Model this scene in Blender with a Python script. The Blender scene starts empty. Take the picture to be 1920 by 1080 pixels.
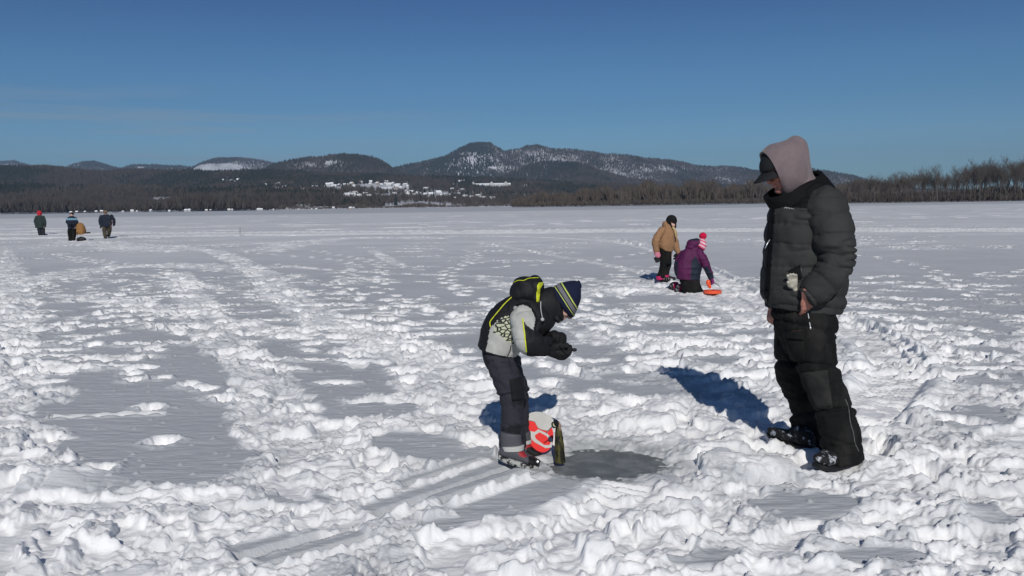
import bpy, bmesh, math, random
import numpy as np
from mathutils import Vector, Matrix, noise as mnoise
from mathutils.bvhtree import BVHTree

S = bpy.context.scene
COL = S.collection
# ------------------------------------------------------------------ camera, sky, sun, exposure
CAM_H = 1.5
FPX = 1600.0                      # focal length in pixels of a 1920 wide frame
PITCH = math.radians(5.52)
ROLL = math.radians(0.85)
cam_d = bpy.data.cameras.new("camera"); cam = bpy.data.objects.new("camera", cam_d); COL.objects.link(cam)
cam_d.sensor_width = 36.0; cam_d.lens = 36.0 * FPX / 1920.0
cam_d.clip_start = 0.05; cam_d.clip_end = 60000
cam.location = (0, 0, CAM_H)
cam.rotation_euler = (Matrix.Rotation(math.pi / 2 - PITCH, 4, 'X') @ Matrix.Rotation(-ROLL, 4, 'Z')).to_euler()
S.camera = cam
_R = (Matrix.Rotation(math.pi / 2 - PITCH, 3, 'X') @ Matrix.Rotation(-ROLL, 3, 'Z'))
CR, CU, CF = _R @ Vector((1, 0, 0)), _R @ Vector((0, 1, 0)), _R @ Vector((0, 0, -1))

SUN_EL = math.radians(33.0)
SUN_DX = 0.045                    # sun stands a little to the right behind the viewer
world = bpy.data.worlds.new("World"); S.world = world; world.use_nodes = True
wn = world.node_tree.nodes; wl = world.node_tree.links
bg = wn["Background"]; bg.inputs[1].default_value = 0.055
TINT = [(.45, .84, 1.20, 1), (.45, .84, 1.20, 1), (.35, .70, 1.03, 1), (.225, .49, .84, 1), (.34, .43, .56, 1)]
sky = wn.new("ShaderNodeTexSky"); sky.sky_type = 'NISHITA'; sky.sun_disc = False
sky.sun_elevation = SUN_EL; sky.sun_rotation = math.pi - math.atan(SUN_DX)
sky.altitude = 200; sky.air_density = 1.0; sky.dust_density = 0.3; sky.ozone_density = 2.2
# thin cirrus streaks low in the left of the sky
tc = wn.new("ShaderNodeTexCoord"); mp = wn.new("ShaderNodeMapping")
mp.inputs['Scale'].default_value = (1.6, 1.6, 34.0); mp.inputs['Rotation'].default_value = (0, math.radians(1.3), 0)
nz = wn.new("ShaderNodeTexNoise"); nz.inputs['Scale'].default_value = 2.4; nz.inputs['Detail'].default_value = 6; nz.inputs['Roughness'].default_value = 0.6
wl.new(tc.outputs['Generated'], mp.inputs['Vector']); wl.new(mp.outputs[0], nz.inputs['Vector'])
rp = wn.new("ShaderNodeMapRange"); rp.inputs[1].default_value = 0.46; rp.inputs[2].default_value = 0.78; wl.new(nz.outputs[0], rp.inputs[0])
sp = wn.new("ShaderNodeSeparateXYZ"); wl.new(tc.outputs['Generated'], sp.inputs[0])
def wmath(op, a, b=None, clamp=False):
    n = wn.new("ShaderNodeMath"); n.operation = op; n.use_clamp = clamp
    for i, v in enumerate((a, b)):
        if v is None: continue
        if isinstance(v, (int, float)): n.inputs[i].default_value = v
        else: wl.new(v, n.inputs[i])
    return n.outputs[0]
mz = wn.new("ShaderNodeMapRange"); mz.interpolation_type = 'SMOOTHSTEP'
wl.new(sp.outputs[2], mz.inputs[0]); mz.inputs[1].default_value = 0.15; mz.inputs[2].default_value = 0.10
mx = wn.new("ShaderNodeMapRange"); mx.interpolation_type = 'SMOOTHSTEP'
wl.new(sp.outputs[0], mx.inputs[0]); mx.inputs[1].default_value = 0.05; mx.inputs[2].default_value = -0.38
cl = wmath('MULTIPLY', rp.outputs[0], wmath('MULTIPLY', mz.outputs[0], mx.outputs[0]))
cl = wmath('MULTIPLY', cl, 0.5)
mixc = wn.new("ShaderNodeMix"); mixc.data_type = 'RGBA'
wl.new(cl, mixc.inputs['Factor'])
tint = wn.new("ShaderNodeValToRGB"); tint.color_ramp.interpolation = 'EASE'   # dry winter air: deeper blue with height
els = tint.color_ramp.elements; els[0].position = 0.0; els[0].color = TINT[0]
els[1].position = 1.0; els[1].color = TINT[-1]
for k_, c_ in zip((0.06, 0.12, 0.25), TINT[1:4]): e_ = els.new(k_); e_.color = c_
wl.new(sp.outputs[2], tint.inputs[0])
gam = wn.new("ShaderNodeMix"); gam.data_type = 'RGBA'; gam.blend_type = 'MULTIPLY'; gam.inputs['Factor'].default_value = 1
wl.new(sky.outputs[0], gam.inputs['A']); wl.new(tint.outputs[0], gam.inputs['B'])
wl.new(gam.outputs['Result'], mixc.inputs['A']); mixc.inputs['B'].default_value = (5.5, 6.2, 6.8, 1)
wl.new(mixc.outputs['Result'], bg.inputs[0])

sun_d = bpy.data.lights.new("sun", 'SUN'); sun = bpy.data.objects.new("sun", sun_d); COL.objects.link(sun)
sun_d.energy = 2.95; sun_d.angle = math.radians(0.5); sun_d.color = (1.0, 0.965, 0.92)
_ldir = Vector((-SUN_DX * math.cos(SUN_EL), math.cos(SUN_EL), -math.sin(SUN_EL)))
sun.rotation_euler = _ldir.to_track_quat('-Z', 'Y').to_euler(); sun.location = (0, -20, 20)

S.view_settings.view_transform = 'Standard'; S.view_settings.look = 'None'
S.view_settings.exposure = 0.0; S.view_settings.gamma = 1.0
S.cycles.max_bounces = 6; S.cycles.diffuse_bounces = 3; S.cycles.volume_bounces = 0

# ------------------------------------------------------------------ helpers
def ray(px, py):
    return CF + CR * ((px - 960) / FPX) - CU * ((py - 540) / FPX)
def P(px, py, Y):                 # the point that stands Y metres out along the view ray of a photo pixel
    d = ray(px, py); return Vector((0, 0, CAM_H)) + d * (Y / d.y)
def G(px, py, z=0.0):             # the point where that ray meets height z
    d = ray(px, py); return Vector((0, 0, CAM_H)) + d * ((z - CAM_H) / d.z)
def projpx(co):                   # numpy Nx3 -> photo pixel
    v = co - np.array((0, 0, CAM_H))
    f = v @ np.array(CF); f = np.where(f < 1e-3, 1e-3, f)
    return 960 + FPX * (v @ np.array(CR)) / f, 540 - FPX * (v @ np.array(CU)) / f

def tag(o, label=None, cat=None, group=None, kind=None):
    if label: o['label'] = label
    if cat: o['category'] = cat
    if group: o['group'] = group
    if kind: o['kind'] = kind
    return o
def empty(name, loc, label=None, cat=None, group=None):
    o = bpy.data.objects.new(name, None); COL.objects.link(o); o.location = loc; o.empty_display_size = 0.1
    bpy.context.view_layer.update()
    return tag(o, label, cat, group)
def link(name, me, parent=None, mats=None, smooth=True):
    o = bpy.data.objects.new(name, me); COL.objects.link(o)
    if mats is not None and not me.materials:
        for m in (mats if isinstance(mats, (list, tuple)) else [mats]): me.materials.append(m)
    if smooth: me.polygons.foreach_set('use_smooth', np.ones(len(me.polygons), dtype=bool))
    if parent is not None:
        o.parent = parent
        w = Matrix.Identity(4); q = parent
        while q is not None:
            w = Matrix.Translation(q.location) @ w if q.rotation_euler.to_matrix().is_identity else q.matrix_basis @ w
            q = q.parent
        # geometry is authored in world coordinates: shift it into the parent's space
        me.transform(w.inverted())
    return o
def np_mesh(name, V, F, mat_idx=None):
    V = np.asarray(V, dtype=np.float32); me = bpy.data.meshes.new(name)
    k = F.shape[1]; n = len(F)
    me.vertices.add(len(V)); me.vertices.foreach_set('co', V.ravel())
    me.loops.add(n * k); me.loops.foreach_set('vertex_index', F.astype(np.int32).ravel())
    me.polygons.add(n); me.polygons.foreach_set('loop_start', np.arange(0, n * k, k, dtype=np.int32))
    if mat_idx is not None: me.polygons.foreach_set('material_index', np.asarray(mat_idx, dtype=np.int32))
    me.update(calc_edges=True)
    return me

RS = np.random.RandomState(7)
_T = RS.rand(512, 512).astype(np.float32)
def vn2(x, y, off=0):
    xi = np.floor(x); yi = np.floor(y); fx = (x - xi).astype(np.float32); fy = (y - yi).astype(np.float32)
    xi = xi.astype(np.int64) + off * 37; yi = yi.astype(np.int64) + off * 91
    fx = fx * fx * fx * (fx * (fx * 6 - 15) + 10); fy = fy * fy * fy * (fy * (fy * 6 - 15) + 10)
    a = _T[xi & 511, yi & 511]; b = _T[(xi + 1) & 511, yi & 511]; c = _T[xi & 511, (yi + 1) & 511]; d = _T[(xi + 1) & 511, (yi + 1) & 511]
    return ((a + (b - a) * fx) * (1 - fy) + (c + (d - c) * fx) * fy) * 2 - 1
_T3 = RS.rand(64, 64, 64).astype(np.float32)
def vn3(p, s=1.0, off=0):
    q = p * s + 100.3 + off * 7.7; i = np.floor(q).astype(np.int64); f = q - i; f = f * f * (3 - 2 * f)
    def g(a, b, c): return _T3[(i[:, 0] + a) & 63, (i[:, 1] + b) & 63, (i[:, 2] + c) & 63]
    x, y, z = f[:, 0], f[:, 1], f[:, 2]
    r = 0
    for a in (0, 1):
        for b in (0, 1):
            for c in (0, 1):
                r = r + g(a, b, c) * (x if a else 1 - x) * (y if b else 1 - y) * (z if c else 1 - z)
    return r * 2 - 1
def sstep(a, b, x):
    t = np.clip((x - a) / (b - a), 0, 1); return t * t * (3 - 2 * t)

# ------------------------------------------------------------------ materials
MATS = {}
def mat(name, col, rough=0.8, bump=0.0, bscale=60.0, var=0.0, vscale=8.0, spec=0.3, metal=0.0, col2=None, v0=0.4, v1=0.6, stretch=None, sheen=0.0, detail=4):
    if name in MATS: return MATS[name]
    m = bpy.data.materials.new(name); m.use_nodes = True; nt = m.node_tree; n = nt.nodes; l = nt.links
    b = n["Principled BSDF"]; b.inputs['Base Color'].default_value = (*col, 1); b.inputs['Roughness'].default_value = rough
    b.inputs['Specular IOR Level'].default_value = spec; b.inputs['Metallic'].default_value = metal
    if sheen: b.inputs['Sheen Weight'].default_value = sheen
    t = n.new("ShaderNodeTexCoord"); mp = n.new("ShaderNodeMapping"); l.new(t.outputs['Object'], mp.inputs[0])
    if stretch: mp.inputs['Scale'].default_value = stretch
    if var > 0 or col2:
        nz = n.new("ShaderNodeTexNoise"); nz.inputs['Scale'].default_value = vscale; nz.inputs['Detail'].default_value = detail; nz.inputs['Roughness'].default_value = 0.6
        l.new(mp.outputs[0], nz.inputs['Vector'])
        r = n.new("ShaderNodeMapRange"); r.inputs[1].default_value = v0; r.inputs[2].default_value = v1; l.new(nz.outputs[0], r.inputs[0])
        mx = n.new("ShaderNodeMix"); mx.data_type = 'RGBA'; l.new(r.outputs[0], mx.inputs['Factor'])
        c2 = col2 if col2 else tuple(c * (1 + var) for c in col); c1 = col if col2 else tuple(c * (1 - var) for c in col)
        mx.inputs['A'].default_value = (*c1, 1); mx.inputs['B'].default_value = (*c2, 1); l.new(mx.outputs['Result'], b.inputs['Base Color'])
    if bump > 0:
        nb = n.new("ShaderNodeTexNoise"); nb.inputs['Scale'].default_value = bscale; nb.inputs['Detail'].default_value = 3; l.new(mp.outputs[0], nb.inputs['Vector'])
        bp = n.new("ShaderNodeBump"); bp.inputs['Strength'].default_value = bump; bp.inputs['Distance'].default_value = 0.01
        l.new(nb.outputs[0], bp.inputs['Height']); l.new(bp.outputs[0], b.inputs['Normal'])
    MATS[name] = m; return m
# ------------------------------------------------------------------ snow covered lake: one sheet
NC = 1360
ys = [2.5]
while ys[-1] < 30: ys.append(ys[-1] * 1.0031)
while ys[-1] < 62: ys.append(ys[-1] * 1.0028)
while ys[-1] < 90: ys.append(ys[-1] * 1.005)
while ys[-1] < 220: ys.append(ys[-1] * 1.008)
while ys[-1] < 9000: ys.append(ys[-1] * 1.035)
back = [2.5 - 0.02 * (1.22 ** k) for k in range(1, 42)]
ys = np.array(sorted(back) + ys); NR = len(ys)
def wid(y): return np.where(y > 2, 0.74 * np.maximum(y, 2) + 1.5, 2.98 + (2 - y) * 1.2)
us = np.linspace(-1, 1, NC)
W = wid(ys)
Yg = np.repeat(ys[:, None], NC, 1); Xg = W[:, None] * us[None, :]
X = Xg.ravel(); Y = Yg.ravel()
PX, PY = projpx(np.stack([X, Y, np.zeros_like(X)], 1)); front = Y > 1.0
# ground work only matters where it can be seen; compute detail on the near part
near = (Y < 230) & (Y > 1.2)
x = X[near]; y = Y[near]; px = PX[near]; py = PY[near]

def polydist(pts, x, y, maxd=3.0):
    """distance to a polyline given in photo pixels on the ice; also signed side and run length"""
    g = [G(a, b) for a, b in pts]
    best = np.full(len(x), 1e9); run = np.zeros(len(x)); side = np.zeros(len(x)); acc = 0.0
    lox = min(p.x for p in g) - maxd; hix = max(p.x for p in g) + maxd; loy = min(p.y for p in g) - maxd; hiy = max(p.y for p in g) + maxd
    idx = np.nonzero((x > lox) & (x < hix) & (y > loy) & (y < hiy))[0]
    xs, yy = x[idx], y[idx]; b = best[idx]; r = run[idx]; s = side[idx]
    for a, c in zip(g[:-1], g[1:]):
        dx, dy = c.x - a.x, c.y - a.y; L = math.hypot(dx, dy)
        t = np.clip(((xs - a.x) * dx + (yy - a.y) * dy) / (L * L), 0, 1)
        ex = xs - a.x - t * dx; ey = yy - a.y - t * dy; d = np.hypot(ex, ey)
        sd = np.sign(dx * ey - dy * ex)
        k = d < b; b = np.where(k, d, b); r = np.where(k, acc + t * L, r); s = np.where(k, sd, s); acc += L
    best[idx] = b; run[idx] = r; side[idx] = s
    return best, run, side
def smooth_poly(pts, n=6):
    out = []
    for i in range(len(pts) - 1):
        p0 = pts[max(i - 1, 0)]; p1 = pts[i]; p2 = pts[i + 1]; p3 = pts[min(i + 2, len(pts) - 1)]
        for k in range(n):
            t = k / n
            out.append(tuple(0.5 * ((2 * b) + (-a + c) * t + (2 * a - 5 * b + 4 * c - d) * t * t + (-a + 3 * b - 3 * c + d) * t ** 3) for a, b, c, d in zip(p0, p1, p2, p3)))
    out.append(pts[-1]); return out

wx = x + 0.10 * vn2(x * 2.3, y * 2.3, 1) + 0.035 * vn2(x * 7, y * 7, 2)
wy = y + 0.10 * vn2(x * 2.3, y * 2.3, 3) + 0.035 * vn2(x * 7, y * 7, 4)
# trampled amount
M = np.zeros(len(x))
def add_path(pts, w, amt=1.0, sm=True):
    global M
    d, r, s = polydist(smooth_poly(pts) if sm else pts, x + 0.25 * w * vn2(x / w * 1.6, y / w * 1.6, 5), y + 0.35 * w * vn2(x / w * 1.6, y / w * 1.6, 6), maxd=w * 3)
    M = np.maximum(M, amt * (1 - sstep(w * 0.55, w * 1.25, d)))
add_path([(170, 452), (260, 458), (400, 472), (500, 520), (540, 563), (633, 606), (707, 633), (760, 657), (840, 688), (900, 730)], 0.42)
add_path([(700, 650), (780, 690), (850, 745), (900, 800)], 0.45, 0.95)
add_path([(333, 513), (370, 570), (395, 600), (433, 650), (475, 690), (505, 740), (515, 800), (560, 860), (640, 900)], 0.33, 1.0)
add_path([(0, 470), (30, 545), (18, 610), (30, 680), (50, 740), (15, 800), (60, 850)], 0.42, 0.9)
add_path([(30, 530), (180, 505), (330, 497), (450, 505)], 0.9, 0.8)
add_path([(120, 555), (240, 570), (340, 590), (450, 610), (560, 625)], 0.35, 0.75)
add_path([(500, 470), (590, 452), (720, 446), (800, 447)], 1.3, 0.8)
add_path([(120, 452), (200, 458), (300, 470)], 1.5, 0.8)
add_path([(1130, 550), (1230, 538), (1330, 548), (1410, 555)], 0.75, 1.0)
add_path([(1350, 560), (1450, 600), (1560, 625), (1700, 660)], 0.55, 0.75)
add_path([(700, 470), (760, 500), (870, 515), (960, 540), (1030, 590), (1130, 640)], 0.25, 0.65)
# foreground areas
M = np.maximum(M, sstep(835, 935, py + 45 * vn2(x * 1.3, y * 1.3, 8) + 30 * vn2(x * 3.1, y * 3.1, 9)))
M = np.maximum(M, sstep(700, 780, py + 30 * vn2(x * 1.2, y * 1.2, 10)) * sstep(520, 640, px + 50 * vn2(x * 1.7, y * 1.7, 11)))
M = np.maximum(M, sstep(735, 815, py + 60 * vn2(x * 1.0, y * 1.0, 12) + 40 * vn2(x * 2.7, y * 2.7, 16)) * sstep(980, 1150, px) * 0.95)
M = np.maximum(M, 0.56 * sstep(600, 660, py) * sstep(0.02, 0.45, vn2(x * 1.2, y * 1.7, 19) + .5 * vn2(x * 3.2, y * 4.2, 20)) * sstep(900, 1100, px))
M = np.maximum(M, 0.27 * sstep(490, 590, py) * sstep(0.25, 0.6, vn2(x * 0.55, y * 0.55, 13) * 0.6 + 0.55 * vn2(x * 1.5, y * 1.5, 14)) )
M = np.maximum(M, 0.7 * sstep(540, 640, py) * sstep(1560, 1700, px) * sstep(-0.25, 0.25, vn2(x * 1.1, y * 1.1, 15)))
def flat(cx, cy, rx, ry, amt=1.0, rot=0.0):
    global M
    c, s_ = math.cos(rot), math.sin(rot)
    ax = ((px - cx) * c + (py - cy) * s_) / rx; ay = (-(px - cx) * s_ + (py - cy) * c) / ry
    r = np.hypot(ax, ay) + 0.22 * vn2(x * 2.2, y * 2.2, 17) + 0.16 * vn2(x * 6, y * 6, 18)
    M = M * (1 - amt * (1 - sstep(0.78, 1.05, r)))
flat(255, 770, 165, 130); flat(300, 850, 170, 60, 1, 0.05); flat(170, 650, 110, 50)
flat(790, 835, 120, 32, 1, 0.1); flat(640, 700, 110, 42); flat(690, 770, 130, 16); flat(970, 935, 150, 42, 1, -0.15); flat(850, 985, 70, 18); flat(860, 915, 170, 34, .85, -.32)
flat(1510, 950, 110, 36, 1, 0.05); flat(1660, 1045, 95, 20); flat(560, 935, 80, 16, .8); flat(1800, 620, 120, 26, .8); flat(1640, 650, 60, 45, .8)
flat(1830, 790, 90, 24, .8, .1); flat(1850, 700, 110, 22, .8); flat(1130, 600, 120, 22, .7); flat(880, 600, 100, 18, .7); flat(1320, 1040, 90, 22, .8)
flat(1130, 735, 110, 16, .6); flat(1000, 500, 260, 22, .8); flat(1700, 520, 200, 20, .7); flat(30, 945, 55, 20); flat(1870, 960, 70, 26, .7)

# broken snow: warped rounded lumps, clods with creases
def billow(x, y, s, o): return 1 - np.abs(vn2(x * s, y * s, o))
def worley(x, y, s, o):
    gx = np.floor(x * s).astype(np.int64); gy = np.floor(y * s).astype(np.int64)
    f1 = np.full(len(x), 9.0, np.float32); f2 = f1.copy(); h = np.zeros(len(x), np.float32)
    for i in (-1, 0, 1):
        for j in (-1, 0, 1):
            cx = gx + i; cy = gy + j
            a = _T[(cx + o * 13) & 511, (cy + o * 29) & 511]; b = _T[(cx + o * 71 + 200) & 511, (cy + o * 7 + 90) & 511]
            d = np.hypot(cx + 0.1 + 0.8 * a - x * s, cy + 0.1 + 0.8 * b - y * s).astype(np.float32)
            k = d < f1
            f2 = np.where(k, f1, np.minimum(f2, d)); h = np.where(k, _T[(cx + o * 5 + 33) & 511, (cy + o * 3 + 55) & 511], h); f1 = np.where(k, d, f1)
    return f1, f2, h
R = np.zeros(len(x))
# ragged, crumbling margin between trampled snow and crust
M = sstep(.30, .72, M + .22 * vn2(x * 4.1, y * 4.1, 101) + .17 * vn2(x * 10.3, y * 10.3, 102) + .10 * vn2(x * 27, y * 27, 103) * (y < 14))
def plates(x, y, s, o):
    """broken plates: each cell a small plane tipped its own way"""
    gx = np.floor(x * s).astype(np.int64); gy = np.floor(y * s).astype(np.int64); f1 = np.full(len(x), 9.0, np.float32); f2 = f1.copy(); h = np.zeros(len(x), np.float32)
    for i in (-1, 0, 1):
        for j in (-1, 0, 1):
            cx = gx + i; cy = gy + j; a = _T[(cx + o * 17) & 511, (cy + o * 23) & 511]; b = _T[(cx + o * 41 + 99) & 511, (cy + o * 19 + 31) & 511]
            dx = x * s - cx - .05 - .9 * a; dy = y * s - cy - .05 - .9 * b; d = np.hypot(dx, dy).astype(np.float32); k = d < f1
            v = _T[(cx + o * 3 + 7) & 511, (cy + o * 11 + 5) & 511] - .5 + 1.5 * ((_T[(cx + 77) & 511, (cy + o * 9) & 511] - .5) * dx + (_T[(cx + 177) & 511, (cy + o * 9 + 60) & 511] - .38) * dy)
            f2 = np.where(k, f1, np.minimum(f2, d)); h = np.where(k, v, h); f1 = np.where(k, d, f1)
    return h * sstep(0, .16, f2 - f1)
a1, a2, ah = worley(wx, wy, 6.5, 1)
c1 = (0.35 + 0.65 * ah) * np.sqrt(np.clip(1 - (a1 / 0.85) ** 2, 0, 1)) 
b1, b2, bh = worley(wx + .03 * vn2(x * 19, y * 19, 21), wy + .03 * vn2(x * 19, y * 19, 22), 14.0, 2)
c2 = (0.2 + 0.8 * bh) * np.sqrt(np.clip(1 - (b1 / 0.8) ** 2, 0, 1))
nearw = 1 - sstep(9, 16, y)
R += 0.014 * c1 + 0.016 * c2 * nearw + 0.028 * plates(wx, wy, 5.5, 1) + 0.027 * plates(wx, wy, 12.5, 2) * nearw
R += 0.020 * vn2(wx * 2.6, wy * 2.6, 23) + 0.030 * (np.abs(vn2(wx * 5.2, wy * 5.2, 24)) - 0.3) + 0.026 * (np.abs(vn2(wx * 11, wy * 11, 25)) - .3)
R += nearw * (0.019 * (np.abs(vn2(wx * 22, wy * 22, 26)) - .3) + 0.008 * vn2(wx * 52, wy * 52, 27))
pit = sstep(0.30, 0.62, vn2(wx * 3.3, wy * 3.3, 28)) * 0.055
H = M * (.80 * R - .9 * pit - 0.006)
# gently drifted crust with fine wind ripple
H += 0.012 * vn2(x * 0.35, y * 0.35, 30) + 0.006 * vn2(x * 1.3, y * 1.3, 31)
H += (1 - M) * (0.0030 * vn2(x * 6 + y * 2, y * 22, 32) + 0.0020 * vn2(x * 17, y * 55, 33)) * (1 - sstep(14, 30, y))
# crumbs scattered over the crust
k1, k2, kh = worley(x, y, 9.0, 5)
H += (1 - M) * np.where(kh > 0.86, 0.012 * np.sqrt(np.clip(1 - (k1 / 0.16) ** 2, 0, 1)), 0) * (1 - sstep(12, 20, y))
FR = np.clip(M * (.62 + .30 * vn2(x * 2.1, y * 2.1, 104) + .34 * vn2(x * 7.7, y * 7.7, 105)), 0, 1); FR = np.maximum(FR, (0.42 + .14 * vn2(x * .25, y * .5, 38)) * sstep(8, 40, y))                      # freshly broken snow is whiter than crust; far whitening paints in sunlit-facet brightness

# machine and ski tracks
def groove(pts, w, depth, lip=0.3, tread=0.0, period=0.12, rough=0.3, sm=True, fresh_or_far_lit=0.8, erase=0.7):
    global H, FR
    d, r, s = polydist(smooth_poly(pts) if sm else pts, x, y, maxd=w * 4)
    t = d / w
    nn = 1 + rough * vn2(x * 3.0, y * 3.0, 35) + rough * vn2(x * 9, y * 9, 36)
    ins = 1 - sstep(0.72, 1.0, t)
    near_ = 1 - sstep(0.9, 1.6, t)
    H = H * (1 - erase * near_) - depth * ins * nn + depth * lip * np.exp(-((t - 1.25) / 0.25) ** 2) * nn
    if tread: H = H + tread * ins * np.sin(r / period * 2 * math.pi + 1.0 * vn2(x * 4, y * 4, 37)) * nn
    FR = np.maximum(FR, fresh_or_far_lit * np.clip(ins + np.exp(-((t - 1.25) / 0.3) ** 2), 0, 1) * np.clip(nn, 0, 1))
# long pair of straight tracks across the lake, a single one farther out
groove([(-60, 449), (400, 443), (900, 438), (1400, 434), (1990, 435)], 0.44, 0.045, 2.6, rough=.3)
groove([(-60, 441), (500, 437), (900, 434), (1400, 431), (1990, 431)], 0.44, 0.045, 2.6, rough=.3)
groove([(-60, 431), (600, 422), (1200, 414), (1990, 404)], 0.55, 0.05, 2.6, rough=.35)
groove([(200, 466), (470, 458), (640, 448), (900, 443), (1080, 449), (1200, 462), (1290, 490), (1370, 530), (1430, 570), (1500, 595)], 0.22, 0.045, .5, tread=.006, rough=.6)
groove([(1120, 448), (1220, 466), (1300, 498), (1345, 535), (1400, 575), (1440, 590)], 0.14, 0.035, .5, tread=.006, rough=.6)
groove([(900, 455), (1100, 490), (1250, 520)], 0.12, 0.03, .5, rough=.8)
groove([(540, 500), (700, 512), (1000, 522), (1180, 530)], 0.10, 0.035, .4, rough=.9)
groove([(1560, 600), (1620, 628), (1670, 665), (1685, 700), (1650, 745), (1600, 790)], 0.26, 0.05, .8, tread=.014, period=.075, rough=.35)
groove([(1585, 596), (1650, 622), (1705, 655), (1730, 690)], 0.05, 0.02, 1.2, tread=.008, period=.09, rough=.5)
# ski and sled marks in front of the child
def skitrack(a, b, w_, dp, berm):
    global H, FR
    d, r, sd = polydist([a, b], x, y, maxd=.6); v = -sd * d; L_ = (G(*b) - G(*a)).length
    endf = sstep(0.0, .10, r) * (1 - sstep(L_ - .04, L_, r)); endf = np.where(d > .3, 0, endf)
    nz_ = .004 * vn2(x * 16, y * 16, 106) + .002 * vn2(x * 45, y * 45, 107); k = (1 - sstep(w_ * 2.6, w_ * 3.4, d)) * endf
    prof = -dp * (1 - sstep(w_ * .8, w_ * 1.25, np.abs(v))) + berm * np.exp(-((v - w_ * 1.75) / (w_ * .62)) ** 2) * (1 + 12 * nz_ / .01 * .1)
    H = H * (1 - k) + (prof + nz_ * .6) * k; FR = FR * (1 - k) + k * np.clip(sstep(w_ * 1.0, w_ * 1.5, v) * .8, 0, 1)
for a, b, w_, dp, be in [((745, 914), (912, 860), .030, .025, .028), ((690, 972), (985, 870), .052, .040, .045), ((810, 946), (1040, 870), .045, .040, .045), ((420, 1052), (655, 990), .045, .036, .04), ((470, 1070), (705, 1006), .04, .036, .04)]: skitrack(a, b, w_, dp, be)
groove([(300, 775), (100, 783)], .035, .02, .6, rough=.6, sm=False)
# a tyre-ribbed berm arcs through the foreground
groove([(1180, 905), (1130, 950), (1040, 990), (930, 1010)], 0.16, 0.02, .9, tread=.02, period=.07, rough=.4, fresh_or_far_lit=.9, erase=.5)

# mounds thrown up round the fishing spot, feet pressed in
def mound(a, b, h, rx, ry=None):
    global H, FR
    p = G(a, b); ry = ry or rx
    q = np.exp(-(((x - p.x) / rx) ** 2 + ((y - p.y) / ry) ** 2) ** 1.3)
    H = H + h * q * (0.7 + 0.5 * c1 + 0.3 * vn2(x * 5, y * 5, 40)); FR = np.maximum(FR, q)
for m_ in [(1325, 862, .12, .16, .20), (1375, 835, .09, .14, .22), (1300, 905, .06, .16, .16), (1400, 880, .05, .25, .16), (1280, 805, .05, .25, .2), (1180, 790, .04, .3, .15), (1470, 875, .06, .2, .1),
           (1075, 950, .02, .2, .06), (1240, 945, .05, .2, .1), (1650, 850, .05, .3, .2), (960, 800, .03, .2, .1), (60, 900, .06, .4, .2), (1720, 960, .05, .3, .12), (1180, 545, .06, .5, .3), (1150, 1030, .05, .25, .1), (1330, 990, .05, .2, .1)]: mound(*m_)
# slush pan round the hole
ic = G(1135, 864); 
ir = np.hypot((x - ic.x) / 0.385, (y - ic.y) / 0.34) + 0.16 * vn2(x * 4.3, y * 4.3, 41) + 0.10 * vn2(x * 12, y * 12, 42) + 0.09 * vn2(x * 33, y * 33, 43) + .05 * vn2(x * 70, y * 70, 49)
ins = 1 - sstep(0.72, 1.12, ir)
H = H * (0.35 + 0.65 * sstep(1.0, 1.7, ir)) + 0.0
H = np.where((y < ic.y) & (ir < 1.5), np.minimum(H, 0.004 + 0.012 * vn2(x * 8, y * 8, 46)), H)
H = H * (1 - ins) + ins * (-0.034 + 0.004 * vn2(x * 20, y * 20, 44))
WET = (1 - sstep(0.95, 1.35, ir)) * np.clip(.75 + .6 * vn2(x * 14, y * 14, 48), 0, 1)
FEET = []
def press(p, r, z, soft=0.05):
    global H
    d = np.hypot(x - p[0], y - p[1]); k = 1 - sstep(r, r + soft, d); H = H * (1 - k) + z * k
Hf = np.zeros(len(X)); Ff = np.zeros(len(X)); Wf = np.zeros(len(X))
ICE_Z = -0.026
PRESSES = [(1585, 874, .07, .000), (1552, 882, .07, .000), (1505, 838, .08, .000), (1465, 828, .06, .000), (975, 862, .09, -.005), (955, 858, .07, -.005), (1000, 850, .08, -.01)]
CLAMPS = [(1540, 862, .30, .03), (970, 862, .22, .02), (1015, 845, .12, .0)]
Hg = np.zeros((NR, NC)); Fg = np.zeros((NR, NC)); Wg = np.zeros((NR, NC)); Mg = np.zeros((NR, NC))
Hf[near] = H; Ff[near] = FR; Wf[near] = WET
Hg = Hf.reshape(NR, NC); Fg = Ff.reshape(NR, NC); Wg = Wf.reshape(NR, NC)
_m = np.zeros(len(X)); _m[near] = M; Mg = _m.reshape(NR, NC)
rr = random.Random(11)
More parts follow.
